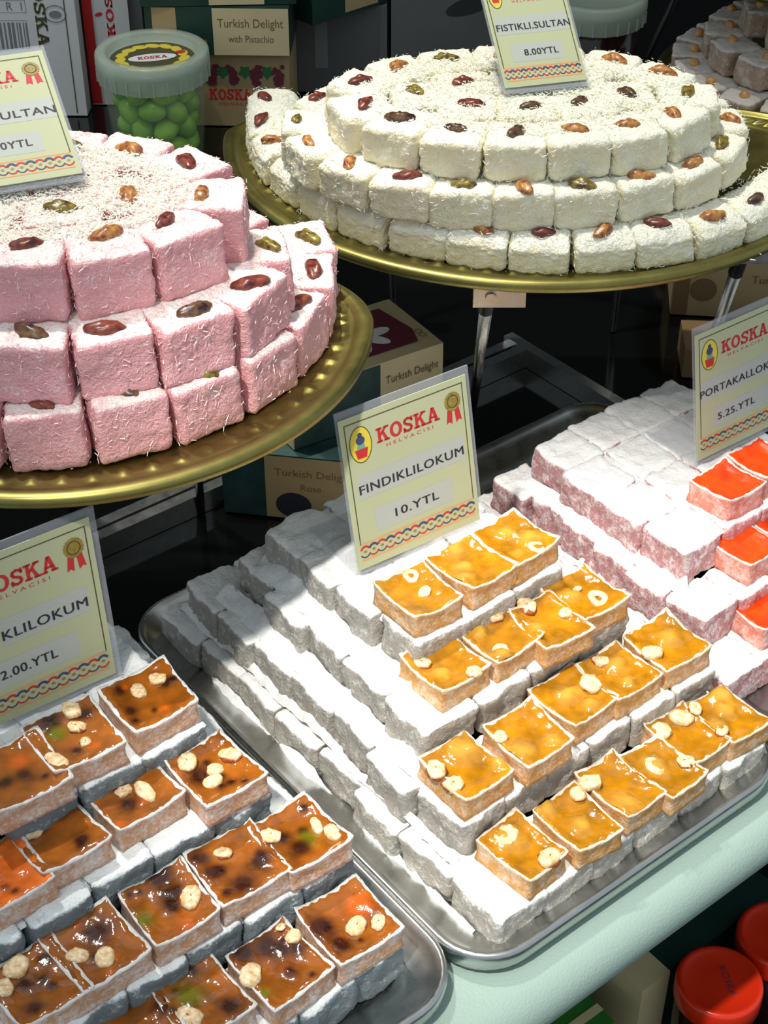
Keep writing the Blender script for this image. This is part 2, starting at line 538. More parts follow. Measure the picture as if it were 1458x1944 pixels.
# ------------------------------------------------------------------ steel trays
def steel_tray(label, a0, a1, b0, b1):
    hx, hy = (a1 - a0) / 2, (b1 - b0) / 2
    t = tag(obj('serving_tray', None, None, W((a0 + a1) / 2, (b0 + b1) / 2, 0.0), (0, 0, TH)), label, 'tray', 'steel trays on the counter')
    prof = [(-0.034, 0.0015), (-0.030, 0.0022), (-0.026, 0.0050), (-0.020, 0.0085), (-0.010, 0.0125), (-0.005, 0.0155), (-0.0022, 0.0180),
            (-0.0006, 0.0183), (0.0008, 0.0176), (0.0016, 0.0160), (0.0016, 0.0120), (0.0006, 0.0060), (-0.0020, 0.0012), (-0.010, 0.0004)]
    rc = 0.036; ns = 9
    vs = []; fs = []
    for o, z in prof:
        r = max(rc + o, 0.004)
        for cx, cy, s in ((hx - rc, hy - rc, 0), (-hx + rc, hy - rc, 90), (-hx + rc, -hy + rc, 180), (hx - rc, -hy + rc, 270)):
            for i in range(ns + 1):
                w = R(s + 90.0 * i / ns)
                vs.append((cx + r * math.cos(w), cy + r * math.sin(w), z))
    n = 4 * (ns + 1)
    for j in range(len(prof) - 1):
        for i in range(n):
            fs.append((j * n + (i + 1) % n, j * n + i, (j + 1) * n + i, (j + 1) * n + (i + 1) % n))
    fs.append(tuple(range(n)))
    obj('pan', mesh('pan', vs, fs, M['steel']), t)
    return t
steel_tray('steel tray holding the amber hazelnut lokum', 0.373, 0.637, 0.385, 0.765)
steel_tray('steel tray holding the brown mixed nut lokum', 0.098, 0.3705, 0.388, 0.765)
steel_tray('steel tray holding the orange lokum', 0.6395, 0.836, 0.40, 0.765)

# ------------------------------------------------------------------ powdered lokum piles
def dusted_variant(name, mat, seed, r=0.0030, amp=0.0014):
    o = Vector((seed * 11.3, seed * 5.7, seed * 2.9))
    def shp(p, n):
        d = amp * noise.noise(p * 70 + o) + amp * 0.6 * noise.noise(p * 190 + o) + amp * 0.35 * noise.noise(p * 420 + o)
        q = p + n * d
        q.x += 0.0016 * noise.noise(Vector((p.y * 60, p.z * 60, 0)) + o)
        q.y += 0.0016 * noise.noise(Vector((p.x * 60, p.z * 60, 4)) + o)
        q.z += 0.0014 * noise.noise(Vector((p.x * 45, p.y * 45, 9)) + o) if p.z > 0 else 0
        return q
    vs, fs = rounded_box(0.5, 0.5, 0.5, 2, 0.1)
    vs, fs = rounded_box(0.0185, 0.0215, 0.014, 16, r, shp, 12)
    return mesh(name, vs, fs, mat)

FLOOR = 0.002
H1 = 0.028
def pile(tiers, mat, cube_word, tray_word, cells=(0.0375, 0.0425), seed=1, nvar=6, group=''):
    rng = random.Random(seed)
    var = [dusted_variant('dusted_cube', mat, seed * 10 + i, 0.0036, 0.0019) for i in range(nvar)]
    for ti, (a0, a1, b0, b1) in enumerate(tiers):
        na, nb = max(1, round((a1 - a0) / cells[0])), max(1, round((b1 - b0) / cells[1]))
        da, db = (a1 - a0) / na, (b1 - b0) / nb
        for j in range(nb):
            for i in range(na):
                ca, cb = a0 + da * (i + .5), b0 + db * (j + .5)
                edge = i in (0, na - 1) or j in (0, nb - 1)
                if ti + 1 < len(tiers):
                    x0, x1, y0, y1 = tiers[ti + 1]
                    if x0 + 0.01 < ca < x1 - 0.01 and y0 + 0.01 < cb < y1 - 0.01 and not edge:
                        continue
                js = 0.0013
                out = rng.uniform(-0.003, 0.0065) if i == 0 else (rng.uniform(-0.0015, 0.001) if j else 0)
                tw = 0.10 if i == 0 else 0.04
                p = W(ca + rng.uniform(-js, js) - out, cb + rng.uniform(-js, js), FLOOR + H1 * ti + H1 / 2)
                o = obj('lokum_cube', rng.choice(var), None, p, (rng.uniform(-.03, .03), rng.uniform(-.03, .03), TH + rng.uniform(-tw, tw) + math.pi * rng.randint(0, 1)),
                        (da / 0.037 * 1.01, db / 0.043 * 1.01, 1.02))
                tier = ['bottom', 'second', 'third', 'top'][ti] if len(tiers) == 4 else ['bottom', 'middle', 'top'][ti]
                tag(o, f'{cube_word}, {tier} tier, {ORD[j]} row from front, {ORD[i]} from left', 'lokum', group)

CTR_T = [(0.398, 0.624, 0.399, 0.742), (0.409, 0.624, 0.447, 0.730), (0.428, 0.592, 0.495, 0.700), (0.447, 0.572, 0.534, 0.684)]
LFT_T = [(0.128, 0.352, 0.419, 0.730), (0.132, 0.351, 0.469, 0.722), (0.140, 0.330, 0.516, 0.705), (0.150, 0.318, 0.558, 0.690)]
ORG_T = [(0.6465, 0.829, 0.449, 0.705), (0.655, 0.826, 0.482, 0.688), (0.671, 0.822, 0.516, 0.673)]
pile(CTR_T, M['dust_hazel'], 'white dusted hazelnut lokum cube', 'the middle tray', seed=3, group='dusted hazelnut lokum cubes')
pile(LFT_T, M['dust_mixed'], 'grey dusted mixed-nut lokum cube', 'the left tray', seed=5, group='dusted mixed nut lokum cubes')
pile(ORG_T, M['dust_orange'], 'pinkish dusted orange lokum cube', 'the right tray', cells=(0.0365, 0.036), seed=7, group='dusted orange lokum cubes')

def powder_drift(label, tiers, lim, seed, wl=1.0, wf=0.25):
    """icing sugar lying on the treads and against the foot of every riser"""
    o3 = Vector((seed * 3.1, seed, 0))
    A0, A1, B0, B1 = lim
    st = 0.0021
    na, nb = int((A1 - A0) / st), int((B1 - B0) / st)
    vs = []; lev = []
    for j in range(nb + 1):
        for i in range(na + 1):
            a, b = A0 + st * i, B0 + st * j
            wob = 0.0012 * noise.noise(Vector((a * 90, b * 90, 1)) + o3)
            t = -1
            for k, (x0, x1, y0, y1) in enumerate(tiers):
                if x0 + wob < a < x1 and y0 < b < y1:
                    t = k
            base = FLOOR + H1 * (t + 1)
            z = base - 0.0022 + 0.0030 * noise.noise(Vector((a * 110, b * 110, 2)) + o3) + 0.0012 * noise.noise(Vector((a * 330, b * 330, 2)) + o3)
            if t + 1 < len(tiers):
                x0, x1, y0, y1 = tiers[t + 1]
                dl = x0 - a
                inb = y0 - 0.004 < b < y1 + 0.004
                vary = 0.65 + 0.7 * noise.noise(Vector((a * 25, b * 25, 5)) + o3)
                if dl > 0 and inb:
                    z += wl * vary * 0.016 * max(0, 1 - dl / 0.024) ** 1.4
                df = y0 - b
                if df > 0 and x0 - 0.01 < a < x1:
                    z += wf * vary * 0.012 * max(0, 1 - df / 0.02)
            if t >= 0:
                x0, x1, y0, y1 = tiers[t]
                e = min(a - x0, x1 - a, b - y0, y1 - b)
                z -= max(0, 0.0065 - e) * 1.1
            else:
                z = max(z - 0.0006, 0.0004)
            if t >= 0 and e < 0.0032:
                t = 99
            x0, x1, y0, y1 = tiers[0]
            if t == -1 and not (b > y0 + 0.014 and b < y1 + 0.012 and a < x1 + 0.004 and a > x0 - 0.019 + 0.006 * noise.noise(Vector((b * 60, 3, 1)) + o3)):
                t = 99
            vs.append(W(a, b, z)); lev.append(t)
    fs = []
    n = na + 1
    for j in range(nb):
        for i in range(na):
            q = (j * n + i, j * n + i + 1, (j + 1) * n + i + 1, (j + 1) * n + i)
            if len({lev[x] for x in q}) == 1 and lev[q[0]] != 99:
                fs.append(q)
    used = sorted({x for f in fs for x in f}); mp = {x: i for i, x in enumerate(used)}
    me = mesh('icing_sugar', [vs[x] for x in used], [tuple(mp[x] for x in f) for f in fs], M['powder'])
    tag(obj('icing_sugar', me), label, 'sugar', kind='stuff')
powder_drift('loose icing sugar drifted over the hazelnut lokum steps', CTR_T, (0.380, 0.630, 0.392, 0.756), 2)
powder_drift('loose icing sugar lying between the mixed nut lokum cubes', LFT_T, (0.125, 0.362, 0.405, 0.74), 6, 0.3, 0.15)
powder_drift('loose icing sugar lying on the orange lokum steps', ORG_T, (0.6445, 0.83, 0.44, 0.72), 9, 0.8, 0.2)

# ------------------------------------------------------------------ cut pieces with a jelly top
CTR_CUT = {
    4: [
        (0.470, 0.558, [('h', 6.4, 14.4, 5.4), ('c', 3.5, -2.2, 4.1)]),
        (0.513, 0.559, [('b', 2.2, 15.9, 6.5), ('b', -5.0, 1.0, 5.9), ('b', -12.8, -8.0, 6.7)]),
        (0.551, 0.559, [('b', 0.8, 8.1, 7.0), ('b', 7.8, -4.6, 7.8), ('h', 4.6, -14.4, 5.7), ('b', -7.8, -11.5, 5.1)]),
    ],
    3: [
        (0.462, 0.522, [('c', -10.2, 9.2, 4.9), ('b', -8.4, -6.5, 7.4), ('c', 7.5, -19.1, 4.6)]),
        (0.505, 0.522, [('c', 9.7, 14.6, 6.5), ('b', -7.4, 9.3, 6.4), ('b', -11.7, -15.7, 6.6), ('c', -9.3, -12.9, 5.0)]),
        (0.538, 0.511, [('c', -4.0, 18.9, 6.0), ('c', 11.8, -0.3, 4.3), ('b', -10.5, -0.5, 5.9)]),
        (0.572, 0.516, [('c', 0.6, 6.8, 2.6), ('h', 4.4, -8.1, 6.6), ('b', -6.5, 4.0, 6.1)]),
    ],
    2: [
        (0.435, 0.471, [('b', 7.4, 11.2, 9.0), ('b', 19.8, -9.9, 4.9), ('c', -15.8, 7.4, 6.4), ('c', -21.6, -6.9, 5.6)]),
        (0.482, 0.467, [('c', -19.0, 7.2, 4.3), ('b', -12.3, -8.1, 9.0), ('b', 9.1, -12.3, 5.8)]),
        (0.523, 0.474, [('b', -0.5, 4.3, 8.5), ('b', 2.5, -11.7, 5.9), ('c', 19.2, -0.6, 6.5)]),
        (0.562, 0.472, [('b', 3.4, 5.4, 6.9), ('b', -1.2, -9.9, 5.2), ('c', -2.9, 13.6, 4.9)]),
        (0.605, 0.472, [('b', 4.2, 3.1, 8.0), ('c', -15.5, -2.6, 6.1)]),
    ],
    1: [
        (0.437, 0.422, [('c', -0.6, 12.1, 7.3), ('c', 5.5, -16.0, 6.7), ('b', -0.8, 8.3, 8.9)]),
        (0.476, 0.417, [('c', 12.7, 14.2, 5.0), ('b', -9.3, 18.0, 6.6), ('b', -1.7, -4.1, 7.4)]),
        (0.515, 0.421, [('c', -16.6, 12.0, 6.4), ('b', -8.7, -12.2, 9.1)]),
        (0.545, 0.415, [('c', -2.4, 3.1, 6.5), ('b', -2.3, 4.4, 8.5), ('c', 15.0, -6.4, 4.8)]),
        (0.578, 0.424, [('c', -12.3, 11.3, 6.1), ('c', 6.7, 12.9, 6.7)]),
        (0.609, 0.420, [('c', -12.3, 16.3, 5.0), ('b', 9.8, 14.4, 6.8), ('b', 2.5, 4.5, 7.1), ('b', -11.7, -2.7, 6.7), ('c', -13.3, -7.5, 4.4)]),
    ],
}
LFT_CUT = {
    4: [
        (0.294, 0.582, [('c', -1.2, 8.1, 4.7), ('c', 11.8, 10.0, 4.7), ('d', 13.3, 3.7, 6.3), ('d', -14.5, -3.6, 5.4), ('d', -10.8, 14.3, 4.7), ('o', -7.2, 14.3, 2.4)]),
        (0.245, 0.581, [('c', 9.6, 17.9, 5.9), ('c', 6.3, 6.2, 4.6), ('c', 4.7, -6.9, 3.4), ('a', -14.7, -11.7, 6.8), ('d', -5.2, 17.5, 9.3), ('g', -5.8, 7.3, 6.2), ('d', 13.3, 10.9, 6.2)]),
        (0.210, 0.577, [('d', 2.2, -2.0, 6.1), ('o', 3.7, 6.9, 6.1), ('d', -7.4, -1.9, 6.0)]),
    ],
    3: [
        (0.306, 0.535, [('c', 13.4, 4.5, 5.7), ('c', 0.7, 1.0, 4.6), ('c', -5.9, -5.7, 4.9), ('c', -8.9, 14.6, 6.2), ('d', -9.3, 1.5, 10.5), ('d', 1.5, -13.1, 3.5)]),
        (0.261, 0.551, [('a', 5.9, -4.9, 7.3), ('c', -2.8, 3.5, 4.4), ('d', -5.5, -5.8, 7.8)]),
        (0.213, 0.549, [('c', -7.3, 12.1, 6.6), ('d', -15.5, 12.3, 8.6), ('d', 8.2, -12.0, 6.0)]),
        (0.179, 0.543, [('o', 1.4, 2.1, 10.2)]),
    ],
    2: [
        (0.328, 0.489, [('c', -12.1, 9.6, 5.3), ('d', -8.0, 4.9, 7.0), ('g', 2.8, -5.1, 6.2), ('a', 12.2, -1.1, 5.3), ('c', 15.2, -11.5, 4.9), ('d', -5.2, -7.3, 8.7)]),
        (0.290, 0.494, [('c', -1.9, 10.6, 4.4), ('d', -12.8, 1.9, 7.8), ('d', 10.5, -5.7, 8.7), ('d', -4.6, -12.8, 10.3), ('d', -14.7, 14.3, 7.0)]),
        (0.246, 0.494, [('c', 11.7, -3.9, 6.5), ('d', 0.8, -0.5, 8.6), ('g', -16.7, -0.8, 6.5), ('d', 3.9, 18.4, 12.2), ('o', 1.3, -16.4, 6.8)]),
        (0.201, 0.494, [('d', 6.2, 7.5, 10.2), ('c', -9.2, 1.0, 5.1), ('c', 1.0, -9.1, 5.9), ('d', -1.8, -6.1, 6.7)]),
        (0.167, 0.494, [('c', -3.7, 13.7, 6.4), ('c', -14.1, 6.4, 5.0), ('d', -5.0, 3.9, 6.7), ('d', -8.4, -12.2, 6.6)]),
    ],
    1: [
        (0.327, 0.442, [('c', 1.9, -4.3, 5.8), ('c', 12.5, -10.0, 4.7), ('d', -14.6, 6.2, 10.5), ('d', -11.5, -9.3, 8.7), ('o', 10.3, 5.2, 10.6)]),
        (0.281, 0.442, [('c', -15.6, 5.0, 6.2), ('c', 16.2, 9.6, 4.4), ('d', 3.2, 13.0, 12.2), ('d', -12.0, 17.4, 8.7), ('d', 13.8, 2.0, 6.9), ('d', 1.7, -6.2, 5.2), ('g', -19.5, -9.2, 4.3), ('c', 14.6, 20.4, 2.6)]),
        (0.236, 0.452, [('c', -9.8, -6.6, 6.1), ('g', -4.1, 5.8, 9.4), ('d', 9.3, -12.1, 8.5)]),
        (0.201, 0.459, [('d', 20.1, 0.8, 7.2)]),
    ],
}
ORG_CUT = {
    3: [
        (0.731, 0.538, []),
        (0.771, 0.541, []),
    ],
    2: [
        (0.718, 0.506, []),
        (0.756, 0.509, []),
    ],
    1: [
        (0.705, 0.473, []),
    ],
}

FRUIT = {'d': lin((40, 12, 13)), 'g': lin((112, 112, 18)), 'o': lin((196, 92, 18))}
nut_mesh = [mesh('nut', *blob(1, 0.80, 0.50, 14, 9, 0.26, 1.9, i, lambda p: Vector((p.x, p.y, min(p.z, 0.30 + 0.05 * math.sin(5 * p.x))))), M['nut_cream']) for i in range(4)]
almond_mesh = [mesh('almond', *blob(1.25, 0.62, 0.50, 14, 9, 0.16, 1.9, i + 9, lambda p: Vector((p.x, p.y, min(p.z, 0.30)))), M['nut_cream']) for i in range(2)]
halfskin_mesh = mesh('nut_skin', *blob(1.04, 0.86, 0.40, 10, 6, 0.1, 1.6, 31), M['almond_skin'])
hollow_mesh = mesh('hollow', *blob(0.16, 0.50, 0.10, 10, 6, 0.02, 3, 5), M['nut_dark'])
ring_vs = []
_rm = MB()
for i in range(16):
    w0 = 2 * math.pi * i / 16
    ring_vs.append((math.cos(w0), math.sin(w0)))
def ring_nut():
    vs = []; fs = []
    for i in range(18):
        w = 2 * math.pi * i / 18
        rr = 1 + 0.09 * math.sin(3 * w + 1)
        for j in range(8):
            t = 2 * math.pi * j / 8
            q = rr * (0.62 + 0.36 * math.cos(t))
            vs.append((q * math.cos(w) * 0.86, q * math.sin(w), 0.26 * math.sin(t)))
    for i in range(18):
        for j in range(8):
            fs.append((i * 8 + j, ((i + 1) % 18) * 8 + j, ((i + 1) % 18) * 8 + (j + 1) % 8, i * 8 + (j + 1) % 8))
    return mesh('hazelnut_half', vs, fs, M['nut_cream'])
ring_mesh = ring_nut()

def cut_piece(label, group, a, b, ztop, hx, hy, t, seed, base, wall, jmat, items, rng):
    o3 = Vector((seed * 4.7, seed * 9.1, seed * 1.3))
    sk = [(rng.uniform(-.0018, .0018), rng.uniform(-.0018, .0018)) for _ in range(4)]
    cr = [rng.uniform(0.0012, 0.0052) for _ in range(4)]
    def warp(x, y):
        s, q = (x / hx + 1) / 2, (y / hy + 1) / 2
        w = ((1 - s) * (1 - q), s * (1 - q), (1 - s) * q, s * q)
        return x + sum(k * c[0] for k, c in zip(w, sk)), y + sum(k * c[1] for k, c in zip(w, sk)), sum(k * c for k, c in zip(w, cr))
    def lift(x, y):
        s = max(abs(x / hx), abs(y / hy)); cn = abs(x / hx) * abs(y / hy)
        _, _, c = warp(x, y)
        return c * cn ** 2 - 0.0032 * (1 - s ** 3) + 0.0011 * noise.noise(Vector((x * 150, y * 150, 0)) + o3) * s
    def shp(p, n):
        q = p.copy()
        f = (p.z + t / 2) / t
        wx, wy, _ = warp(p.x, p.y)
        flare = 1.0 - 0.05 * math.sin(f * math.pi)
        q.x = p.x + (wx * flare - p.x); q.y = p.y + (wy * flare - p.y)
        q += n * 0.0009 * noise.noise(p * 150 + o3)
        q.z = p.z + f * lift(p.x, p.y)
        return q
    vs, fs = rounded_box(hx, hy, t / 2, 14, 0.0012, shp, 6)
    root = obj('cut_lokum', None, None, W(a, b, ztop - t / 2), (0, 0, TH + rng.uniform(-.05, .05)))
    tag(root, label, 'lokum', group)
    obj('dusted_wall', mesh('dusted_wall', vs, fs, wall), root)
    # jelly face
    n = 30
    if wall == M['wall_mixed']:
        for _ in range(4):
            items = [(rng.choice('dddo'), rng.uniform(-.8, .8) * hx * 1000, rng.uniform(-.8, .8) * hy * 1000, rng.uniform(2.2, 5.0))] + items
    items = [(k, max(-hx * .82, min(hx * .82, x / 1000)), max(-hy * .82, min(hy * .82, y / 1000)), r / 1000) for k, x, y, r in items]
    vs = []; cols = []
    for j in range(n + 1):
        for i in range(n + 1):
            x, y = (-1 + 2 * i / n) * hx * 0.955, (-1 + 2 * j / n) * hy * 0.955
            s = max(abs(x / hx), abs(y / hy))
            z = t / 2 + lift(x, y) + 0.0008 - max(0, s - 0.86) * 0.017 + 0.0013 * max(0, s - 0.7) * 3 * noise.noise(Vector((x * 260, y * 260, 5)) + o3) + 0.0004 * noise.noise(Vector((x * 220, y * 220, 3)) + o3)
            c = Vector(base) * (1.0 + 0.45 * noise.noise(Vector((x * 60, y * 60, 7)) + o3) + 0.25 * noise.noise(Vector((x * 160, y * 160, 8)) + o3))
            for k, ix, iy, r in items:
                d = math.hypot(x - ix, y - iy) / r
                d *= 1 + 0.28 * noise.noise(Vector((x * 180, y * 180, r * 900)) + o3)
                g = math.exp(-(d * 1.15) ** 2 * 1.3)
                if k == 'b':
                    z += 0.0027 * min(1, r / .0065) * math.exp(-d ** 4 * 0.9)
                    c = c.lerp(Vector(lin((214, 168, 70))), 0.75 * g)
                elif k in FRUIT:
                    z += 0.0008 * g
                    c = c.lerp(Vector(FRUIT[k]), 0.93 * min(1, g * 1.25))
                elif k in 'cha':
                    z += 0.0010 * g
                    c = c.lerp(Vector(lin((150, 80, 22))), 0.35 * g)
            wx, wy, _ = warp(x, y)
            vs.append((wx, wy, z)); cols.append((c.x, c.y, c.z, 1.0))
    fs = [(j * (n + 1) + i, j * (n + 1) + i + 1, (j + 1) * (n + 1) + i + 1, (j + 1) * (n + 1) + i) for j in range(n) for i in range(n)]
    me = mesh('jelly_face', vs, fs, jmat)
    at = me.color_attributes.new('fruit', 'FLOAT_COLOR', 'POINT')
    at.data.foreach_set('color', [q for c in cols for q in c])
    jo = obj('jelly_face', me, root)
    for k, ix, iy, r in items:
        if k not in 'cha':
            continue
        zz = t / 2 + lift(ix, iy) + 0.0012
        rot = (rng.uniform(-.2, .2), rng.uniform(-.2, .2), rng.uniform(0, 6.28))
        if k == 'h':
            q = obj('hazelnut_half', ring_mesh, root, (ix, iy, zz), (rng.uniform(-.15, .15), rng.uniform(-.15, .15), rng.uniform(-.6, .3)), (r * 1.15, r * 1.15, r * 1.15))
            obj('hollow', hollow_mesh, q, (0, 0, -0.02))
        elif k == 'a':
            q = obj('almond', rng.choice(almond_mesh), root, (ix, iy, zz), (0, 0, rng.uniform(1.2, 2.2)), (r, r, r))
        else:
            q = obj('nut', rng.choice(nut_mesh), root, (ix, iy, zz + .0003), rot, (r * 1.18, r * 1.18, r * 1.3))
            if rng.random() < 0.6:
                obj('nut_skin', halfskin_mesh, q, (0.05, -0.04, -0.10))
    return root

def rows(table, tierz, t, sizes, base, wall, jmat, words, group, seed, names):
    rng = random.Random(seed)
    s = seed * 100
    for tier, ps in table.items():
        ps2 = sorted(ps, key=lambda q: q[0])
        for i, (a, b, items) in enumerate(ps2):
            s += 1
            hx, hy = sizes(tier, i)
            bs = base
            if words == 'brown mixed-nut lokum piece' and tier == 3 and i == 0:
                bs = lin((226, 112, 40))
            cut_piece(f'{words}, {ORD[i]} from left in the {names[tier]} of cuts', group, a, b, tierz(tier), hx, hy, t, s, bs, wall, jmat, items, rng)
NM4 = {4: 'top row', 3: 'second highest row', 2: 'second lowest row', 1: 'lowest row'}
rows(CTR_CUT, lambda k: FLOOR + H1 * k + 0.0165, 0.016, lambda k, i: (0.0172 if k == 1 else 0.0197, 0.0218), lin((176, 118, 14)),
     M['wall_hazel'], M['jelly'], 'amber hazelnut lokum piece', 'cut amber hazelnut pieces', 2, NM4)
rows(LFT_CUT, lambda k: FLOOR + H1 * k + 0.0165, 0.016, lambda k, i: (0.0212 if k != 4 else 0.0225, 0.0222), lin((152, 86, 24)),
     M['wall_mixed'], M['jelly'], 'brown mixed-nut lokum piece', 'cut brown mixed nut pieces', 4, NM4)
rows(ORG_CUT, lambda k: FLOOR + H1 * k + 0.0185, 0.018, lambda k, i: (0.0187, 0.0185), lin((250, 70, 0)),
     M['wall_orange'], M['jelly_orange'], 'bright orange lokum piece', 'cut bright orange pieces', 6, {3: 'top row', 2: 'middle row', 1: 'lowest row'})

# ------------------------------------------------------------------ brass trays and their stands
def brass_tray(label, c, z, rr, nb=62, group=None, back=1.0):
    """back < 1 flattens the far half: a half-moon tray"""
    t = tag(obj('brass_tray', None, None, (c[0], c[1], z)), label, 'tray', group)
    prof = [(0.00002, -0.006)] + [(rr * k / 6, -0.006) for k in range(1, 4)] + [(rr - 0.040, -0.006), (rr - 0.036, -0.0055)]
    prof += [(rr - 0.034 + 0.0013 * k, -0.005 + 0.0002 * k) for k in range(17)]
    prof += [(rr - 0.0115, -0.0012), (rr - 0.009, 0.0010), (rr - 0.006, 0.0014), (rr - 0.003, 0.0012), (rr - 0.001, 0.0002), (rr, -0.0020),
             (rr - 0.0004, -0.0055), (rr - 0.003, -0.0075), (rr - 0.010, -0.0085), (rr - 0.04, -0.0095), (0.00002, -0.0095)]
    def disp(r, zz, w):
        if zz < -0.0052 or r < rr - 0.036:
            return 0
        x = (r - (rr - 0.0225)) / 0.0062
        y = (((w / (2 * math.pi) * nb) % 1.0) - 0.5) * (2 * math.pi * rr / nb) / 0.0046
        d = x * x + y * y
        return 0.0019 * max(0, 1 - d) ** 0.8
    vs, fs = lathe(prof, nb * 7, disp)
    vs = [(x, y * back if y > 0 else y, zz) for x, y, zz in vs]
    obj('dish', mesh('dish', vs, fs, M['brass']), t)
    return t
PC = Vector((-0.189, 0.844)); PZ = 0.250; PR = 0.1828
WC = Vector((0.1118, 1.1523)); WZ = 0.235; WR = 0.2364
brass_tray('round brass tray with embossed rim under the pink lokum mound', PC, PZ, PR, 62, 'round brass trays', 0.55)
brass_tray('round brass tray under the cream coconut lokum mound', WC, WZ, WR, 80, 'round brass trays', 0.30)
brass_tray('brass tray under the tan dusted lokum by the right edge', (0.455, 1.585), 0.105, 0.17, 58, 'round brass trays')
brass_tray('brass tray at the top right corner above the tan lokum', (0.47, 1.60), 0.232, 0.175, 58, 'round brass trays')

def stand(name, label, c, z, legs, mat, rad, r=0.006, bracket=True):
    t = thing(name, label, 'stand', (c[0], c[1], 0))
    vs = []; fs = []
    n, k = 40, 8
    for i in range(n):
        w = 2 * math.pi * i / n
        for j in range(k):
            q = 2 * math.pi * j / k
            R_ = rad + 0.005 * math.cos(q)
            vs.append((R_ * math.cos(w), R_ * math.sin(w), z - 0.016 + 0.005 * math.sin(q)))
    for i in range(n):
        for j in range(k):
            fs.append((i * k + j, ((i + 1) % n) * k + j, ((i + 1) % n) * k + (j + 1) % k, i * k + (j + 1) % k))
    obj('ring', mesh('ring', vs, fs, mat), t)
    for (tx, ty, bx, by) in legs:
        top = Vector((tx - c[0], ty - c[1], z - 0.014)); bot = Vector((bx - c[0], by - c[1], 0.0))
        m = MB()
        mid = top.lerp(bot, 0.2)
        m.tube(top, mid, r, r * 0.95, 12); m.tube(mid, bot, r * 0.8, r * 0.5, 12)
        lg = obj('leg', m.mesh('leg', mat, True), t)
        if bracket:
            b = MB()
            b.box(-0.018, 0.018, -0.008, 0.008, -0.016, 0.004)
            b.tube((-0.006, -0.0082, -0.008), (-0.006, -0.0102, -0.008), 0.004, 0.0038, 12)
            obj('bracket', b.mesh('bracket', M['chrome']), lg, top + Vector((0.006, -0.004, -0.004)))
    return t
stand('tray_stand', 'steel legged stand holding up the cream lokum tray', WC, WZ,
      [(0.073, 0.958, 0.072, 1.09), (0.262, 1.02, 0.256, 1.11), (0.0, 1.27, 0.01, 1.24), (0.22, 1.28, 0.21, 1.25)], M['chrome'], 0.17)
stand('tray_stand', 'black legged stand under the pink lokum tray', PC, PZ,
      [(-0.138, 0.95, -0.142, 0.975), (-0.30, 0.90, -0.31, 0.92), (-0.24, 0.955, -0.245, 0.985)], M['black_metal'], 0.12, 0.006, False)
stand('tray_stand', 'low black stand under the tan lokum tray', (0.455, 1.585), 0.105,
      [(0.37, 1.52, 0.36, 1.52), (0.54, 1.52, 0.55, 1.52), (0.455, 1.68, 0.455, 1.69)], M['black_metal'], 0.10, 0.005, False)
stand('tray_stand', 'tall black stand under the brass tray at the top right corner', (0.47, 1.60), 0.232,
      [(0.34, 1.70, 0.27, 1.72), (0.62, 1.70, 0.66, 1.72), (0.64, 1.55, 0.66, 1.53)], M['black_metal'], 0.14, 0.005, False)

# ------------------------------------------------------------------ coconut lokum mounds with pistachios
def coco_variant(name, mat, hx, hy, hz, r, seed, amp, slump=0.0):
    o = Vector((seed * 8.3, seed * 4.1, seed * 2.3))
    def shp(p, n):
        d = amp * noise.noise(p * 60 + o) + amp * 0.9 * noise.noise(p * 260 + o) + amp * 0.45 * noise.noise(p * 600 + o)
        q = p + n * d
        if p.z > 0: q.z -= slump * abs(p.y / hy) ** 3 * (p.z / hz)
        q.x += 0.0012 * noise.noise(Vector((p.y * 50, p.z * 50, 1)) + o)
        q.y += 0.0012 * noise.noise(Vector((p.x * 50, p.z * 50, 6)) + o)
        return q
    vs, fs = rounded_box(hx, hy, hz, 20, r, shp, 16)
    return mesh(name, vs, fs, mat)
def shred(mb_v, mb_f, p, d, nrm, L, w):
    """one coconut shred: a thin three-sided sliver"""
    s = d.cross(nrm).normalized() * w
    k = len(mb_v)
    a, b = p - d * L / 2, p + d * L / 2
    mb_v += [a + s * .5, a - s * .5, a + nrm * w * .7, b + s * .3, b - s * .3, b + nrm * w * .5]
    mb_f += [(k, k + 2, k + 1), (k + 3, k + 4, k + 5), (k, k + 1, k + 4, k + 3), (k + 1, k + 2, k + 5, k + 4), (k + 2, k, k + 3, k + 5)]
def flakes(name, mat, hx, hy, hz, cnt, seed):
    rng = random.Random(seed)
    v = []; f = []
    faces = [(Vector((0, 0, 1)), hx * hy * 1.5), (Vector((0, -1, 0)), hx * hz), (Vector((0, 1, 0)), hx * hz), (Vector((1, 0, 0)), hy * hz), (Vector((-1, 0, 0)), hy * hz)]
    for _ in range(cnt):
        n = rng.choices([q[0] for q in faces], [q[1] for q in faces])[0]
        p = Vector((rng.uniform(-hx, hx) * .95, rng.uniform(-hy, hy) * .95, rng.uniform(-hz, hz) * .95))
        for i, h in enumerate((hx, hy, hz)):
            if abs(n[i]) > .5: p[i] = n[i] * (h + 0.0003)
        t = n.orthogonal().normalized(); b = n.cross(t); w = rng.uniform(0, 6.283)
        d = (t * math.cos(w) + b * math.sin(w) + n * rng.uniform(-.1, .55)).normalized()
        shred(v, f, p, d, n, rng.uniform(.0014, .0040), rng.uniform(.0003, .0007))
    return mesh(name, v, f, mat, False)
def pist_shape(p):
    q = p.copy()
    q.y += 0.10 * (q.x ** 2)
    q.z *= 1 - 0.15 * abs(q.x)
    if abs(q.y) < 0.12 and q.z > 0: q.z *= 0.86
    return q
pist = []
for k in ('pist_red', 'pist_tan', 'pist_green', 'pist_dark', 'pist_red', 'pist_tan'):
    pist.append(mesh('pistachio', *blob(1, 0.45, 0.40, 18, 12, 0.17, 2.6, len(pist) + 3, pist_shape), M[k]))

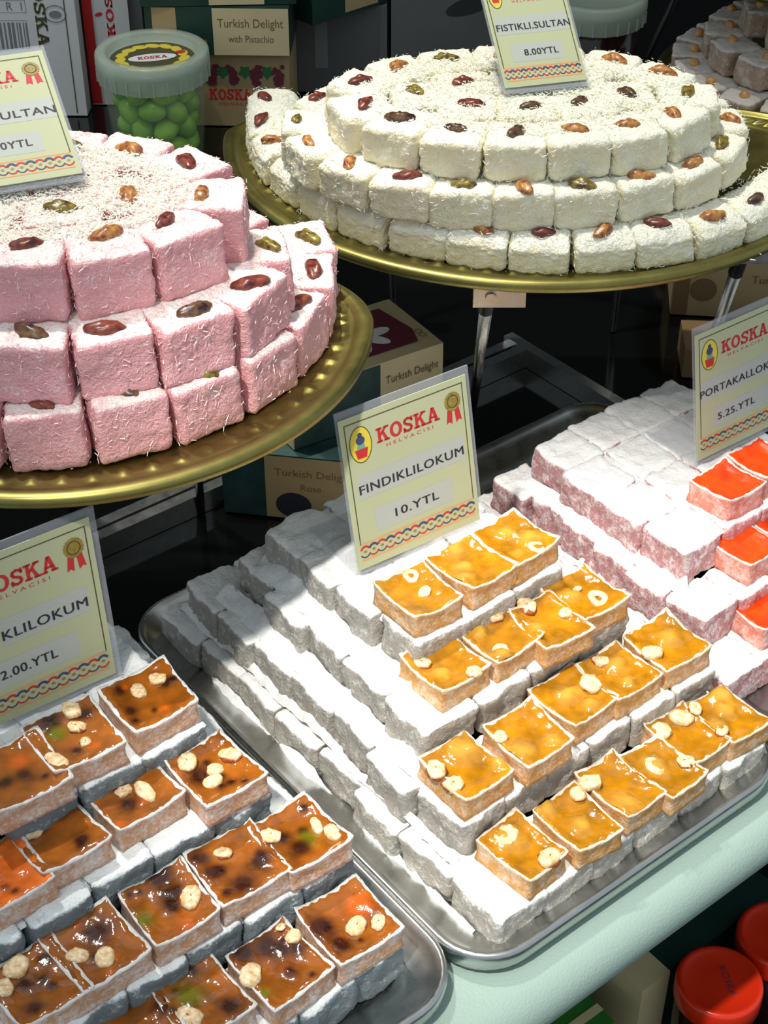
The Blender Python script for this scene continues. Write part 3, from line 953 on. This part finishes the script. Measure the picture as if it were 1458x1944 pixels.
def ellipse_ring(c, rx, ry, step, a0, a1):
    """points evenly spaced along an ellipse arc, with the tangent angle"""
    n = 720
    pts = [(c[0] + rx * math.cos(a0 + (a1 - a0) * i / n), c[1] + ry * math.sin(a0 + (a1 - a0) * i / n), a0 + (a1 - a0) * i / n) for i in range(n + 1)]
    d = [0.0]
    for p, q in zip(pts[:-1], pts[1:]):
        d.append(d[-1] + math.hypot(q[0] - p[0], q[1] - p[1]))
    full = abs((a1 - a0) - 2 * math.pi) < 1e-6
    m = max(3, round(d[-1] / step)) if full else max(2, round(d[-1] / step) + 1)
    out = []; j = 0
    for i in range(m):
        t = d[-1] * i / (m if full else m - 1)
        while j < n and d[j] < t: j += 1
        x, y, w = pts[j]
        out.append((x, y, math.atan2(ry * math.cos(w), -rx * math.sin(w))))
    return out
def mound(rings, z0, h, half, mat, fmat, words, seed, r, amp, nfl, nut_len, group):
    rng = random.Random(seed)
    hx, hy, hz = half
    var = [coco_variant('coconut_cube', mat, hx, hy, hz, r, seed + i, amp) for i in range(6)]
    low = [coco_variant('coconut_cube', mat, hx, hy, hz, r * 0.8, seed + 20 + i, amp, 0.0075) for i in range(3)]
    fl = [flakes('coconut_shreds', fmat, hx, hy, hz, nfl, seed + i) for i in range(4)]
    for tier, word, c, rx, ry, a0, a1 in rings:
        for i, (x, y, w) in enumerate(ellipse_ring(c, rx, ry, hx * 1.94, R(a0), R(a1))):
            z = z0 + h * tier + h / 2 + rng.uniform(-.0006, .0006)
            o = obj('coconut_lokum', rng.choice(low if (tier == 0 and r > 0.004) else var), None, (x, y, z), (rng.uniform(-.04, .04), rng.uniform(-.04, .04), w + rng.uniform(-.07, .07)),
                    (rng.uniform(.97, 1.03), rng.uniform(.97, 1.03), 1))
            tag(o, f'{words}, {word}, {ORD[i]} from the left' if a1 - a0 < 359 else f'{words}, {word}, {ORD[i]} counted from its right end', 'lokum', group)
            s = nut_len * rng.uniform(.8, 1.1)
            wn = rng.gauss(0.0, 0.6)
            edge = -0.42 if tier < 2 else rng.uniform(-.1, .1)
            q = obj('pistachio', rng.choice(pist), o, (rng.uniform(-.15, .15) * hx, (edge + rng.uniform(-.1, .1)) * hy * 1.0, hz + 0.0006), (rng.uniform(-.1, .1), rng.uniform(-.1, .1), wn), (s, s, s))
            g = obj('coconut_shreds', rng.choice(fl), o)
            g['kind'] = 'stuff'
# cream mound: bottom half-ring, second tier, top tier with two rings
mound([(0, 'bottom tier of the cream mound', (0.1215, 1.1645), 0.208, 0.208, -182, 4),
       (1, 'second tier of the cream mound', (0.093, 1.066), 0.146, 0.0965, -205, 25),
       (2, 'outer ring of the top cream tier', (0.097, 1.056), 0.1165, 0.0685, 0, 360),
       (2, 'inner ring of the top cream tier', (0.097, 1.056), 0.072, 0.0235, 0, 360)],
      WZ - 0.004, 0.0262, (0.0206, 0.0206, 0.0134), M['coco_white'], M['flake_white'], 'cream coconut lokum', 40, 0.0048, 0.0013, 190, 0.0102, 'cream coconut lokum cubes')
mound([(0, 'bottom tier of the pink mound', (-0.2017, 0.8632), 0.1505, 0.1505, -178, 12),
       (1, 'second tier of the pink mound', (-0.200, 0.806), 0.1245, 0.0800, -200, 35),
       (2, 'outer ring of the top pink tier', (-0.200, 0.815), 0.1005, 0.0640, 0, 360),
       (2, 'inner ring of the top pink tier', (-0.200, 0.815), 0.0580, 0.0220, 0, 360)],
      PZ - 0.004, 0.0350, (0.0212, 0.0212, 0.0178), M['coco_pink'], M['flake_pink'], 'pink coconut lokum', 70, 0.0030, 0.0011, 240, 0.0110, 'pink coconut lokum cubes')

def loose_coconut(label, c, rx, ry, z, cnt, seed, mat, ring=None):
    rng = random.Random(seed)
    v = []; f = []
    for _ in range(cnt):
        if ring:
            w = rng.uniform(R(-175), R(-5)); q = rng.gauss(ring, 0.004)
            x, y = c[0] + q * math.cos(w), c[1] + q * math.sin(w)
        else:
            w = rng.uniform(0, 6.283); q = math.sqrt(rng.random())
            x, y = c[0] + rx * q * math.cos(w), c[1] + ry * q * math.sin(w)
        n = Vector((0, 0, 1)); w = rng.uniform(0, 6.283)
        d = Vector((math.cos(w), math.sin(w), rng.uniform(-.1, .5) if not ring else rng.uniform(-.05, .1))).normalized()
        shred(v, f, Vector((x, y, z + rng.uniform(-.0002, .0014) * (0 if ring else 1))), d, n, rng.uniform(.0015, .0042), rng.uniform(.0004, .0009))
    tag(obj('loose_coconut', mesh('loose_coconut', v, f, mat, False)), label, 'coconut', kind='stuff')
loose_coconut('loose white coconut shreds strewn over the pink mound', (-0.205, 0.815), 0.095, 0.062, PZ - 0.004 + 0.105 + 0.0012, 7000, 4, M['flake_white'])
loose_coconut('loose coconut shreds strewn over the cream mound', (0.097, 1.056), 0.115, 0.072, WZ - 0.004 + 0.0786 + 0.001, 5000, 5, M['flake_white'])
loose_coconut('coconut crumbs lying on the rim of the brass tray', (0.1215, 1.1645), 0, 0, WZ - 0.0032, 260, 6, M['flake_white'], 0.2315)

# ------------------------------------------------------------------ tan dusted lokum at the far right
rng = random.Random(12)
tan_var = [dusted_variant('tan_cube', M['dust_tan'], 200 + i, 0.004, 0.0014) for i in range(4)]
pea = mesh('roasted_nut', *blob(0.0052, 0.0052, 0.005, 10, 7, 0.0006, 200, 3), M['chickpea'])
for tier, word, rr_, a0, a1, cc in ((0, 'bottom', 0.125, 130, 300, 10), (1, 'middle', 0.095, 120, 300, 8), (2, 'top', 0.060, 90, 320, 6)):
    for i in range(cc):
        w = R(a0 + (a1 - a0) * i / (cc - 1))
        o = obj('tan_lokum', rng.choice(tan_var), None, (0.445 + rr_ * math.cos(w), 1.575 + rr_ * math.sin(w), 0.101 + 0.0285 * tier + 0.014),
                (0, 0, w + math.pi / 2 + rng.uniform(-.1, .1)), (1.02, 0.98, 1.0))
        tag(o, f'tan dusted lokum cube at the far right, {word} tier, {ORD[i]} from behind along the left', 'lokum', 'tan dusted lokum cubes')
        obj('roasted_nut', pea, o, (rng.uniform(-.008, .008), rng.uniform(-.01, .01), 0.0155))

# ------------------------------------------------------------------ price signs
CW, CH = 0.094, 0.108
def price_sign(label, base, yaw, lean, w, h, foot, title, tspan, price, pspan, wide=0.0):
    """base: world position of the lower left front corner; sign plane leans back"""
    ey = Vector((-math.sin(yaw) * math.sin(lean), math.cos(yaw) * math.sin(lean), math.cos(lean)))
    ex = Vector((math.cos(yaw), math.sin(yaw), 0))
    en = ex.cross(ey)
    root = tag(obj('price_sign', None), label, 'sign', 'acrylic price signs')
    mx = Matrix((ex, ey, en)).transposed().to_4x4(); mx.translation = Vector(base)
    root.matrix_world = mx
    a = MB().box(-0.001, w + 0.002 + wide, 0, h, -0.0022, -0.0008)
    by, bn = math.sin(lean), -math.cos(lean)          # horizontal direction to the back, in sign axes
    uy, un = math.cos(lean), math.sin(lean)           # world up, in sign axes
    if foot > 0:
        for s in (1,):
            q = []
            for x in (-0.001, w + 0.002 + wide):
                for d in (0.0, foot):
                    for t in (0.0, 0.0014):
                        q.append((x, by * d + uy * t, bn * d + un * t - 0.0008))
            a.add(q, [(0, 2, 3, 1), (4, 5, 7, 6), (0, 1, 5, 4), (2, 6, 7, 3), (1, 3, 7, 5), (0, 4, 6, 2)])
    obj('acrylic_holder', a.mesh('acrylic_holder', M['acrylic']), root)
    c0, c1 = 0.004, h - 0.005                          # card bottom and top
    card = obj('card', MB().box(0.0, w, c0, c1, -0.0006, 0.0).mesh('card', M['card']), root)
    ch = c1 - c0
    X = lambda x: x * w
    Y = lambda y: c1 - y * ch
    z = 0.00012
    # dark border line and orange lower line
    b = MB(); t = 0.0007
    x0, x1, y0, y1 = X(.037), X(.966), Y(.835), Y(.04)
    b.poly([(x0, y1 - t), (x1, y1 - t), (x1, y1), (x0, y1)], z)
    b.poly([(x0, y0), (x0 + t, y0), (x0 + t, y1), (x0, y1)], z); b.poly([(x1 - t, y0), (x1, y0), (x1, y1), (x1 - t, y1)], z)
    obj('border', b.mesh('border', M['ink_olive']), card)
    b = MB()
    for yy in (Y(.835), Y(.945)):
        b.poly([(x0, yy - .0004), (x1, yy - .0004), (x1, yy + .0004), (x0, yy + .0004)], z)
    obj('band_line', b.mesh('band_line', M['ink_orange']), card)
    # chain pattern band
    bl, rd, yl = MB(), MB(), MB()
    nlk = 14
    yc = (Y(.84) + Y(.94)) / 2; hh = (Y(.84) - Y(.94)) / 2 * 0.88; st = (x1 - x0) / nlk
    for i in range(nlk):
        cx = x0 + st * (i + .5)
        (bl if i % 2 else rd).ring(cx, yc + hh * .1, st * .62, hh * .86, hh * .32, z + .0001 * (i % 2), 12, R(20), R(160))
        (rd if i % 2 else bl).ring(cx, yc - hh * .1, st * .62, hh * .86, hh * .20, z + .0001 * (i % 2), 12, R(200), R(340))
        yl.ellipse(cx, yc, st * .2, hh * .2, z + .00005, 10)
    obj('pattern_blue', bl.mesh('pattern_blue', M['ink_blue']), card)
    obj('pattern_red', rd.mesh('pattern_red', M['ink_red']), card)
    obj('pattern_gold', yl.mesh('pattern_gold', M['ink_gold']), card)
    # pasted strips and lettering
    b = MB(); b.poly([(X(tspan[0] - .005), Y(.545)), (X(min(tspan[1] + .01, .965)), Y(.545)), (X(min(tspan[1] + .01, .965)), Y(.385)), (X(tspan[0] - .005), Y(.385))], z * .6)
    b.poly([(X(.18), Y(.79)), (X(.80), Y(.79)), (X(.80), Y(.63)), (X(.18), Y(.63))], z * .6)
    obj('pasted_strip', b.mesh('pasted_strip', M['strip']), card)
    obj('name_lettering', text_mesh(title, 'name_lettering', M['ink_black'], X(tspan[1]) - X(tspan[0]), ch * .058, (X(tspan[0]) + X(tspan[1])) / 2, Y(.482), z * 2, 0, 0.0, 1.08), card)
    obj('price_lettering', text_mesh(price, 'price_lettering', M['ink_black'], X(pspan[1]) - X(pspan[0]), ch * .055, (X(pspan[0]) + X(pspan[1])) / 2, Y(.712), z * 2, 0, 0.0, 1.08), card)
    for q in [o for o in COL.objects if o.parent == card and o.name.startswith(('name_lettering', 'price_lettering'))]:
        obj(q.data.name, q.data, card, (0.00030, 0, 0.00003))      # second strike thickens the strokes
    obj('brand_lettering', slab_word('KOSKA', X(.50), ch * .095, X(.515), Y(.178), z, 'brand_lettering', M['ink_red']), card)
    obj('small_lettering', text_mesh('H E L V A C I S I', 'small_lettering', M['ink_red'], X(.37), ch * .022, X(.52), Y(.256), z), card)
    # oval emblem
    e = obj('oval_emblem', MB().ellipse(X(.145), Y(.192), X(.082), ch * .115, z).mesh('oval_emblem', M['ink_yellow']), card)
    cx, cy = X(.145), Y(.192); u_ = w
    ring = MB().ring(cx, cy, X(.085), ch * .118, .0006, z * 1.5); ring.poly([(cx - .045 * u_, cy - .035 * u_), (cx + .045 * u_, cy - .035 * u_), (cx + .03 * u_, cy - .10 * u_), (cx - .03 * u_, cy - .10 * u_)], z * 2)
    obj('emblem_print', MB().ring(cx, cy, X(.085), ch * .118, .0006, z * 1.5).mesh('emblem_print', M['ink_olive']), card)
    obj('emblem_pot', MB().poly([(cx - .05 * u_, cy - .03 * u_), (cx - .035 * u_, cy - .095 * u_), (cx + .035 * u_, cy - .095 * u_), (cx + .05 * u_, cy - .03 * u_)], z * 2).mesh('emblem_pot', M['ink_red']), card)
    obj('emblem_figure', MB().poly([(cx - .032 * u_, cy - .03 * u_), (cx + .032 * u_, cy - .03 * u_), (cx + .026 * u_, cy + .005 * u_), (cx - .026 * u_, cy + .005 * u_)], z * 2).mesh('emblem_figure', M['ink_teal']), card)
    obj('emblem_figure', MB().ellipse(cx, cy + .03 * u_, .034 * u_, .03 * u_, z * 2, 16).ellipse(cx, cy + .068 * u_, .018 * u_, .016 * u_, z * 2, 12).mesh('emblem_figure', M['ink_blue']), card)
    # medal with two ribbon tails
    cx, cy = X(.876), Y(.14)
    pts = []
    for i in range(36):
        rr2 = (.066 if i % 2 else .061) * w
        pts.append((cx + rr2 * math.cos(2 * math.pi * i / 36), cy + rr2 * 1.05 * math.sin(2 * math.pi * i / 36)))
    rb = MB()
    for s in (-1, 1):
        rb.poly([(cx + s * .008 * w, cy - .05 * w), (cx + s * .045 * w, cy - .045 * w), (cx + s * .062 * w, cy - .150 * w), (cx + s * .040 * w, cy - .138 * w), (cx + s * .016 * w, cy - .158 * w)], z)
    obj('ribbon', rb.mesh('ribbon', M['ink_red']), card)
    obj('medal', MB().poly(pts, z * 2).mesh('medal', M['ink_gold']), card)
    obj('medal_ring', MB().ring(cx, cy, .045 * w, .047 * w, .0007, z * 3, 24).mesh('medal_ring', M['ink_olive']), card)
    return root

price_sign('price sign reading FINDIKLILOKUM on the middle tray', W(0.4614, 0.6045, 0.1155), TH + R(-4.4), R(12.2), 0.0945, 0.1115, 0.058,
           'FINDIKLILOKUM', (0.088, 0.92), '10.YTL', (0.335, 0.685), 0.001)
price_sign('price sign reading PORTAKALLOKUM on the right tray', W(0.7455, 0.5771, 0.0885), TH + R(-2), R(11), 0.0945, 0.1055, 0.050,
           'PORTAKALLOKUM', (0.04, 0.93), '5.25.YTL', (0.22, 0.62))
LB = W(0.2991, 0.6196, 0.1155) - Vector((math.cos(TH - R(3)), math.sin(TH - R(3)), 0)) * 0.0985
price_sign('price sign cut by the left edge reading KLILOKUM', LB, TH + R(-3), R(4), 0.0945, 0.1185, 0.05,
           'KLILOKUM', (0.36, 0.90), '2.00.YTL', (0.30, 0.66), 0.002)
price_sign('price sign reading FISTIKLI.SULTAN on the cream mound', (0.0846, 1.043, 0.3145), R(14.9), R(52), 0.0605, 0.098, 0.032,
           'FISTIKLI.SULTAN', (0.07, 0.965), '8.00YTL', (0.33, 0.74))
PB = Vector((-0.168, 0.8174, 0.3590)) - Vector((math.cos(R(21.1)), math.sin(R(21.1)), 0)) * 0.080
price_sign('price sign cut by the left edge reading SULTAN on pink mound', PB, R(21.1), R(67), 0.080, 0.107, 0.0,
           'SULTAN', (0.50, 0.955), '0YTL', (0.50, 0.72))

# ------------------------------------------------------------------ cartons, boxes and tubs behind the mounds
def carton(name, label, cat, corner, yaw, size, mat, group=None):
    """corner: lower front right corner; x runs along the front, y to the back"""
    L, D, H_ = size
    t = thing(name, label, cat, corner, (0, 0, yaw), group)
    vs, fs = rounded_box(L / 2, D / 2, H_ / 2, 4, 0.0012)
    obj('body', mesh('body', [v + Vector((-L / 2, D / 2, H_ / 2)) for v in vs], fs, mat, False), t)
    return t
def front(t, mb, name, mat, off=0.0004):
    """flat print on the front face: mb is drawn in (x, z) with x from the front right corner"""
    me = mb if isinstance(mb, bpy.types.Mesh) else mb.mesh(name, mat)
    return obj(name, me, t, (0, -off, 0), (math.pi / 2, 0, 0))

rect = lambda m, x0, z0, x1, z1, z=0.0: m.poly([(x0, z0), (x1, z0), (x1, z1), (x0, z1)], z)

c = carton('white_carton', 'white carton with barcode and dark brand lettering at the left edge', 'carton', (-0.3425, 1.730, 0), R(-1), (0.30, 0.026, 0.34), M['white_box'])
m = MB(); rng = random.Random(8)
x = -0.130
while x < -0.056:
    wv = rng.choice((.0012, .002, .003)); rect(m, x, .080, x + wv, .110); x += wv + rng.choice((.0015, .0025))
front(c, m, 'barcode', M['ink_grey'])
me = slab_word('KOSKA', 0.088, 0.0125, 0, 0, 0, 'brand_lettering', M['ink_olive'])
me.transform(Matrix.Translation((-0.0395, 0.126, 0)) @ Matrix.Rotation(R(-90), 4, 'Z'))
front(c, me, 'brand_lettering', None)
m = MB(); m.ring(-0.023, .120, .0125, .0100, .0012, 0, 24); m.ellipse(-0.023, .1195, .007, .004, 0.0001)
front(c, m, 'stamp', M['ink_grey'])
m = MB(); rect(m, -.0125, .004, -.0113, .335); front(c, m, 'edge_line', M['ink_olive'])
m = MB(); m.poly([(-.130, .112), (-.055, .112), (-.055, .1125), (-.130, .1125)]); rect(m, -.095, .121, -.055, .1215); rect(m, -.095, .135, -.055, .1355); rect(m, -.0555, .121, -.055, .1355)
front(c, m, 'label_frame', M['ink_grey'])
front(c, text_mesh('M  R  1', 'label_lettering', M['ink_grey'], .034, .009, -.076, .1285, 0), 'label_lettering', None)

c = carton('red_white_box', 'white and red upright box beside the white carton', 'box', (-0.289, 1.762, 0), R(0), (0.052, 0.10, 0.32), M['white_box'])
m = MB(); rect(m, -.052, .002, -.041, .318); front(c, m, 'red_stripe', M['red_box'])
me = slab_word('KOSKA', 0.080, 0.0085, 0, 0, 0, 'brand_lettering', M['ink_red'])
me.transform(Matrix.Translation((-0.0215, 0.122, 0)) @ Matrix.Rotation(R(90), 4, 'Z'))
front(c, me, 'brand_lettering', None)
front(c, MB().ellipse(-.034, .108, .0045, .0022, 0, 14, .3), 'leaf_mark', M['ink_red'])

# grape-printed box with the green box of Turkish delight on top
c = carton('grape_box', 'tan box printed with a row of grapes and vine leaves', 'box', (-0.1055, 1.700, 0), R(-2), (0.135, 0.09, 0.0816), M['tan_box'])
c.scale = (1.06, 1.06, 1.06)
gr, lf = MB(), MB()
rng = random.Random(3)
for i in range(5):
    gx = -.012 - .0235 * i
    for k in range(30):
        q = rng.random()
        gr.ellipse(gx + rng.uniform(-1, 1) * .0066 * (1 - .65 * q), .0671 - .021 * q, .0025, .0025, .00001 * k, 9)
    pts = []
    for k in range(10):
        w = 2 * math.pi * k / 10 + .3; rr_ = .0075 if k % 2 else .0048
        pts.append((gx - .0118 + rr_ * math.cos(w), .0606 + rr_ * 1.1 * math.sin(w)))
    lf.poly(pts, .00002)
front(c, lf, 'vine_leaves', M['ink_leaf']); front(c, gr, 'grapes', M['ink_purple'], .0006)
front(c, slab_word('KOSKA', .046, .012, -.064, .0361, 0, 'brand_lettering', M['ink_red']), 'brand_lettering', None)
front(c, text_mesh('HELVACISI', 'small_lettering', M['ink_red'], .034, .0035, -.060, .0256, 0), 'small_lettering', None)

c = carton('delight_box', 'dark green box with cream panel reading Turkish Delight with Pistachio', 'box', (-0.1030, 1.690, 0.0867), R(-2), (0.150, 0.09, 0.0515), M['green_box'])
c.scale = (1.06, 1.06, 1.06)
m = MB(); rect(m, -.0795, .001, -.001, .0505); front(c, m, 'cream_panel', M['cream_box'])
m = MB(); rect(m, -.142, .001, -.117, .0505); front(c, m, 'cream_stripe', M['tan_box'])
front(c, text_mesh('Turkish Delight', 'panel_lettering', M['ink_brown'], .068, .012, -.0405, .0335, .0002), 'panel_lettering', None)
front(c, text_mesh('with Pistachio', 'panel_lettering', M['ink_brown'], .047, .0075, -.0405, .0185, .0002), 'panel_lettering', None)
front(c, slab_word('KOSKA', .028, .008, -.099, .0135, 0, 'brand_lettering', M['ink_gold']), 'brand_lettering', None)
c = carton('delight_box', 'topmost dark green box stacked above the Pistachio panel', 'box', (-0.095, 1.70, 0.1415), R(3), (0.170, 0.10, 0.05), M['green_box'])
m = MB(); rect(m, -.095, .001, -.035, .049); front(c, m, 'cream_panel', M['cream_box'])
c = carton('delight_box', 'green and tan box angled behind the Pistachio box', 'box', (0.002, 1.805, 0.1055), R(42), (0.110, 0.06, 0.085), M['green_box'])
m = MB(); rect(m, -.062, .004, -.012, .081); front(c, m, 'tan_panel', M['tan_box'])
front(c, text_mesh('Turkish Delight', 'panel_lettering', M['ink_brown'], .040, .007, -.037, .050, .0002), 'panel_lettering', None)
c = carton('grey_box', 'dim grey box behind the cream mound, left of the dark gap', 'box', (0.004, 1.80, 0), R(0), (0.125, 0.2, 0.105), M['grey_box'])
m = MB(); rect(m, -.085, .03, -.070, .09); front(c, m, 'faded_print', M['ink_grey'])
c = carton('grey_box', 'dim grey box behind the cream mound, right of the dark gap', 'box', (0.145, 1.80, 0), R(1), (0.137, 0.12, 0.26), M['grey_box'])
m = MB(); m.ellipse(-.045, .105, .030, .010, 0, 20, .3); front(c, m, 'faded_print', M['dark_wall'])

# boxes standing on the black glass behind the trays
c = carton('delight_box', 'lower cream box reading Turkish Delight behind the FINDIKLILOKUM sign', 'box', (-0.018, 0.9600, 0), R(-9), (0.108, 0.075, 0.060), M['teal_box'])
m = MB(); rect(m, -.0735, .001, -.0005, .059); front(c, m, 'cream_panel', M['tan_box'])
front(c, text_mesh('Turkish Delight', 'panel_lettering', M['ink_brown'], .060, .0085, -.036, .0435, .0002), 'panel_lettering', None)
front(c, text_mesh('Rose', 'panel_lettering', M['ink_brown'], .016, .006, -.038, .0315, .0002), 'panel_lettering', None)
front(c, MB().ellipse(-.052, .014, .014, .012, .0002, 24), 'dark_seal', M['ink_black'])
c = carton('delight_box', 'upper cream and teal box with a flower picture on its lid', 'box', (0.0463, 1.0457, 0.0605), R(32), (0.135, 0.080, 0.052), M['cream_box'])
m = MB(); rect(m, -.134, .001, -.058, .051); front(c, m, 'teal_panel', M['teal_box'])
front(c, text_mesh('Turkish Delight', 'panel_lettering', M['ink_brown'], .048, .009, -.029, .034, .0002), 'panel_lettering', None)
top = MB(); top.poly([(-.115, .012), (-.016, .012), (-.010, .030), (-.016, .070), (-.115, .070)])
p = obj('lid_picture', top.mesh('lid_picture', M['ink_purple']), c, (0, 0, 0.0523))
fl_ = MB()
for i in range(7):
    w = 2 * math.pi * i / 7
    fl_.ellipse(-.052 + .016 * math.cos(w), .040 + .013 * math.sin(w), .011, .0055, .0001 + .00001 * i, 14, w)
obj('flower_petals', fl_.mesh('flower_petals', M['ink_white']), p)
obj('flower_heart', MB().ellipse(-.052, .040, .006, .005, .0004).mesh('flower_heart', M['ink_yellow']), p)
obj('corner_mark', MB().ring(-.008, .018, .003, .003, .0007, 0, 14).ring(-.008, .024, .003, .003, .0007, 0, 14).mesh('corner_mark', M['ink_brown']), c, (0, 0, 0.0524))

c = carton('delight_box', 'cream box with dark round seal under the right of the cream tray', 'box', (0.43, 1.262, 0), R(-6), (0.165, 0.08, 0.062), M['tan_box'])
front(c, MB().ellipse(-.137, .028, .012, .012, 0, 24), 'dark_seal', M['ink_brown'])
m = MB(); rect(m, -.164, .001, -.150, .061); front(c, m, 'brown_panel', M['ink_brown'], .0002)
front(c, text_mesh('Turkish Delight', 'panel_lettering', M['ink_brown'], .070, .010, -.060, .040, .0002), 'panel_lettering', None)
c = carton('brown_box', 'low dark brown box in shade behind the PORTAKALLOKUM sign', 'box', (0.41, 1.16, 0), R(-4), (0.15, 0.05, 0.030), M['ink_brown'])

def tub(label, x, y, filled, inside):
    t = thing('plastic_tub', label, 'tub', (x, y, 0))
    prof = [(0.00002, 0.001), (0.046, 0.001), (0.0485, 0.004), (0.0562, 0.094), (0.0550, 0.094), (0.0474, 0.005), (0.045, 0.003), (0.00002, 0.003)]
    obj('body', mesh('body', *lathe(prof, 56), inside), t)
    lp = [(0.00002, 0.107), (0.046, 0.107), (0.0475, 0.1085), (0.0485, 0.116), (0.050, 0.1175), (0.0585, 0.1175), (0.0606, 0.115), (0.0612, 0.104), (0.0600, 0.101), (0.0598, 0.088), (0.0588, 0.0865),
          (0.0580, 0.088), (0.0582, 0.104), (0.0500, 0.112), (0.0470, 0.1055), (0.00002, 0.1055)]
    lid = obj('lid', mesh('lid', *lathe(lp, 72), M['frost_lid']), t)
    rib = MB().box(0.0590, 0.0612, -0.0006, 0.0006, 0.0872, 0.1015).mesh('rib', M['frost_lid'])
    for i in range(26):
        obj('rib', rib, lid, (0, 0, 0), (0, 0, 2 * math.pi * i / 26))
    return t, lid
TX, TY = -0.2475, 1.6347
t, lid = tub('clear plastic tub with frosted lid full of green sugared almonds', TX, TY, True, M['clear_tub'])
lab = obj('lid_label', MB().ellipse(0, 0, .0455, .0455, 0.1073, 40).mesh('lid_label', M['ink_olive']), lid)
m = MB(); rng = random.Random(5)
for i in range(15):
    w = 2 * math.pi * i / 15
    m.ellipse(.034 * math.cos(w), .034 * math.sin(w), .0085, .0055, .1074 + .00001 * i, 12, w + 1.2)
obj('label_almonds', m.mesh('label_almonds', M['ink_yellow']), lid)
m = MB().ellipse(0, 0, .026, .0105, .1078, 28, .25); obj('label_badge', m.mesh('label_badge', M['ink_white']), lid)
me = slab_word('KOSKA', .032, .0075, 0, 0, .1080, 'label_lettering', M['ink_red']); me.transform(Matrix.Rotation(.25, 4, 'Z')); obj('label_lettering', me, lid)
obj('label_leaf', MB().ellipse(.028, .016, .006, .004, .1079, 12, .4).mesh('label_leaf', M['ink_red']), lid)
alm = [mesh('green_almond', *blob(.0158, .0118, .0112, 14, 10, .0012, 70, i), M['green_almond']) for i in range(4)]
rng = random.Random(21)
for L in range(4):
    for i in range(8):
        w = 2 * math.pi * (i + .5 * (L % 2)) / 8
        rad = 0.0325 + 0.0013 * L
        o = obj('sugared_almond', rng.choice(alm), None, (TX + rad * math.cos(w), TY + rad * math.sin(w), .0165 + .0212 * L + rng.uniform(-.003, .003)),
                (rng.uniform(-.4, .4), rng.uniform(-1.2, 1.2), w + math.pi / 2 + rng.uniform(-.5, .5)))
        tag(o, 'glossy green sugared almond inside the clear plastic tub', 'almond', 'green almonds in the tub')
tub('dark filled plastic tub with frosted lid at the top of the picture', 0.243, 1.805, False, M['jar_dark'])

# ------------------------------------------------------------------ goods on the shelf below the counter edge
shelf = tag(obj('shelf', MB().box(-0.6, 1.4, -0.15, 0.34, -0.315, -0.30).mesh('shelf', M['dark_shelf']), None, (0, 0, 0), (0, 0, TH)), 'dark shelf below the mint counter edge', 'shelf')
shelf.location = W(0, 0, 0)
def red_jar(label, x, y):
    t = thing('jam_jar', label, 'jar', (x, y, -0.30), group='jars with red lids')
    obj('glass', mesh('glass', *lathe([(0.00002, 0), (0.026, 0), (0.029, 0.004), (0.029, 0.078), (0.027, 0.082), (0.00002, 0.082)], 40), M['jar_dark']), t)
    obj('lid', mesh('lid', *lathe([(0.030, 0.080), (0.0312, 0.082), (0.0312, 0.0965), (0.0300, 0.0992), (0.0275, 0.1000), (0.0262, 0.0990), (0.012, 0.0986), (0.00002, 0.0986)], 48), M['red_lid']), t)
    lt = text_mesh('KOSKA', 'lid_print', M['ink_purple'], .026, .005, 0, 0, 0)
    lt.transform(Matrix.Translation((.006, .0, .0990)) @ Matrix.Rotation(R(-80), 4, 'Z'))
    obj('lid_print', lt, t)
red_jar('red lidded jar nearest the bottom right corner', 0.2395, 0.6905)
red_jar('red lidded jar partly cut by the right edge', 0.2905, 0.7310)
c = carton('gift_box', 'dark green gift box with cream band under the counter edge', 'box', (0.304, 0.784, -0.30), R(38), (0.150, 0.125, 0.085), M['green_box'])
obj('cream_band', MB().box(-.1506, -.122, -.0006, .1256, .001, .0857).mesh('cream_band', M['cream_box']), c)
c = carton('gift_box', 'bright green and red box with cream edges at the bottom', 'box', (0.166, 0.677, -0.30), R(38), (0.12, 0.12, 0.070), M['bright_green'])
m = MB(); rect(m, -.12, .062, -.0, .118); obj('red_panel', m.mesh('red_panel', M['red_box']), c, (0, 0, 0.0706))
m = MB(); rect(m, -.12, .054, 0, .060); rect(m, -.12, .012, 0, .019); obj('cream_lines', m.mesh('cream_lines', M['cream_box']), c, (0, 0, 0.0705))
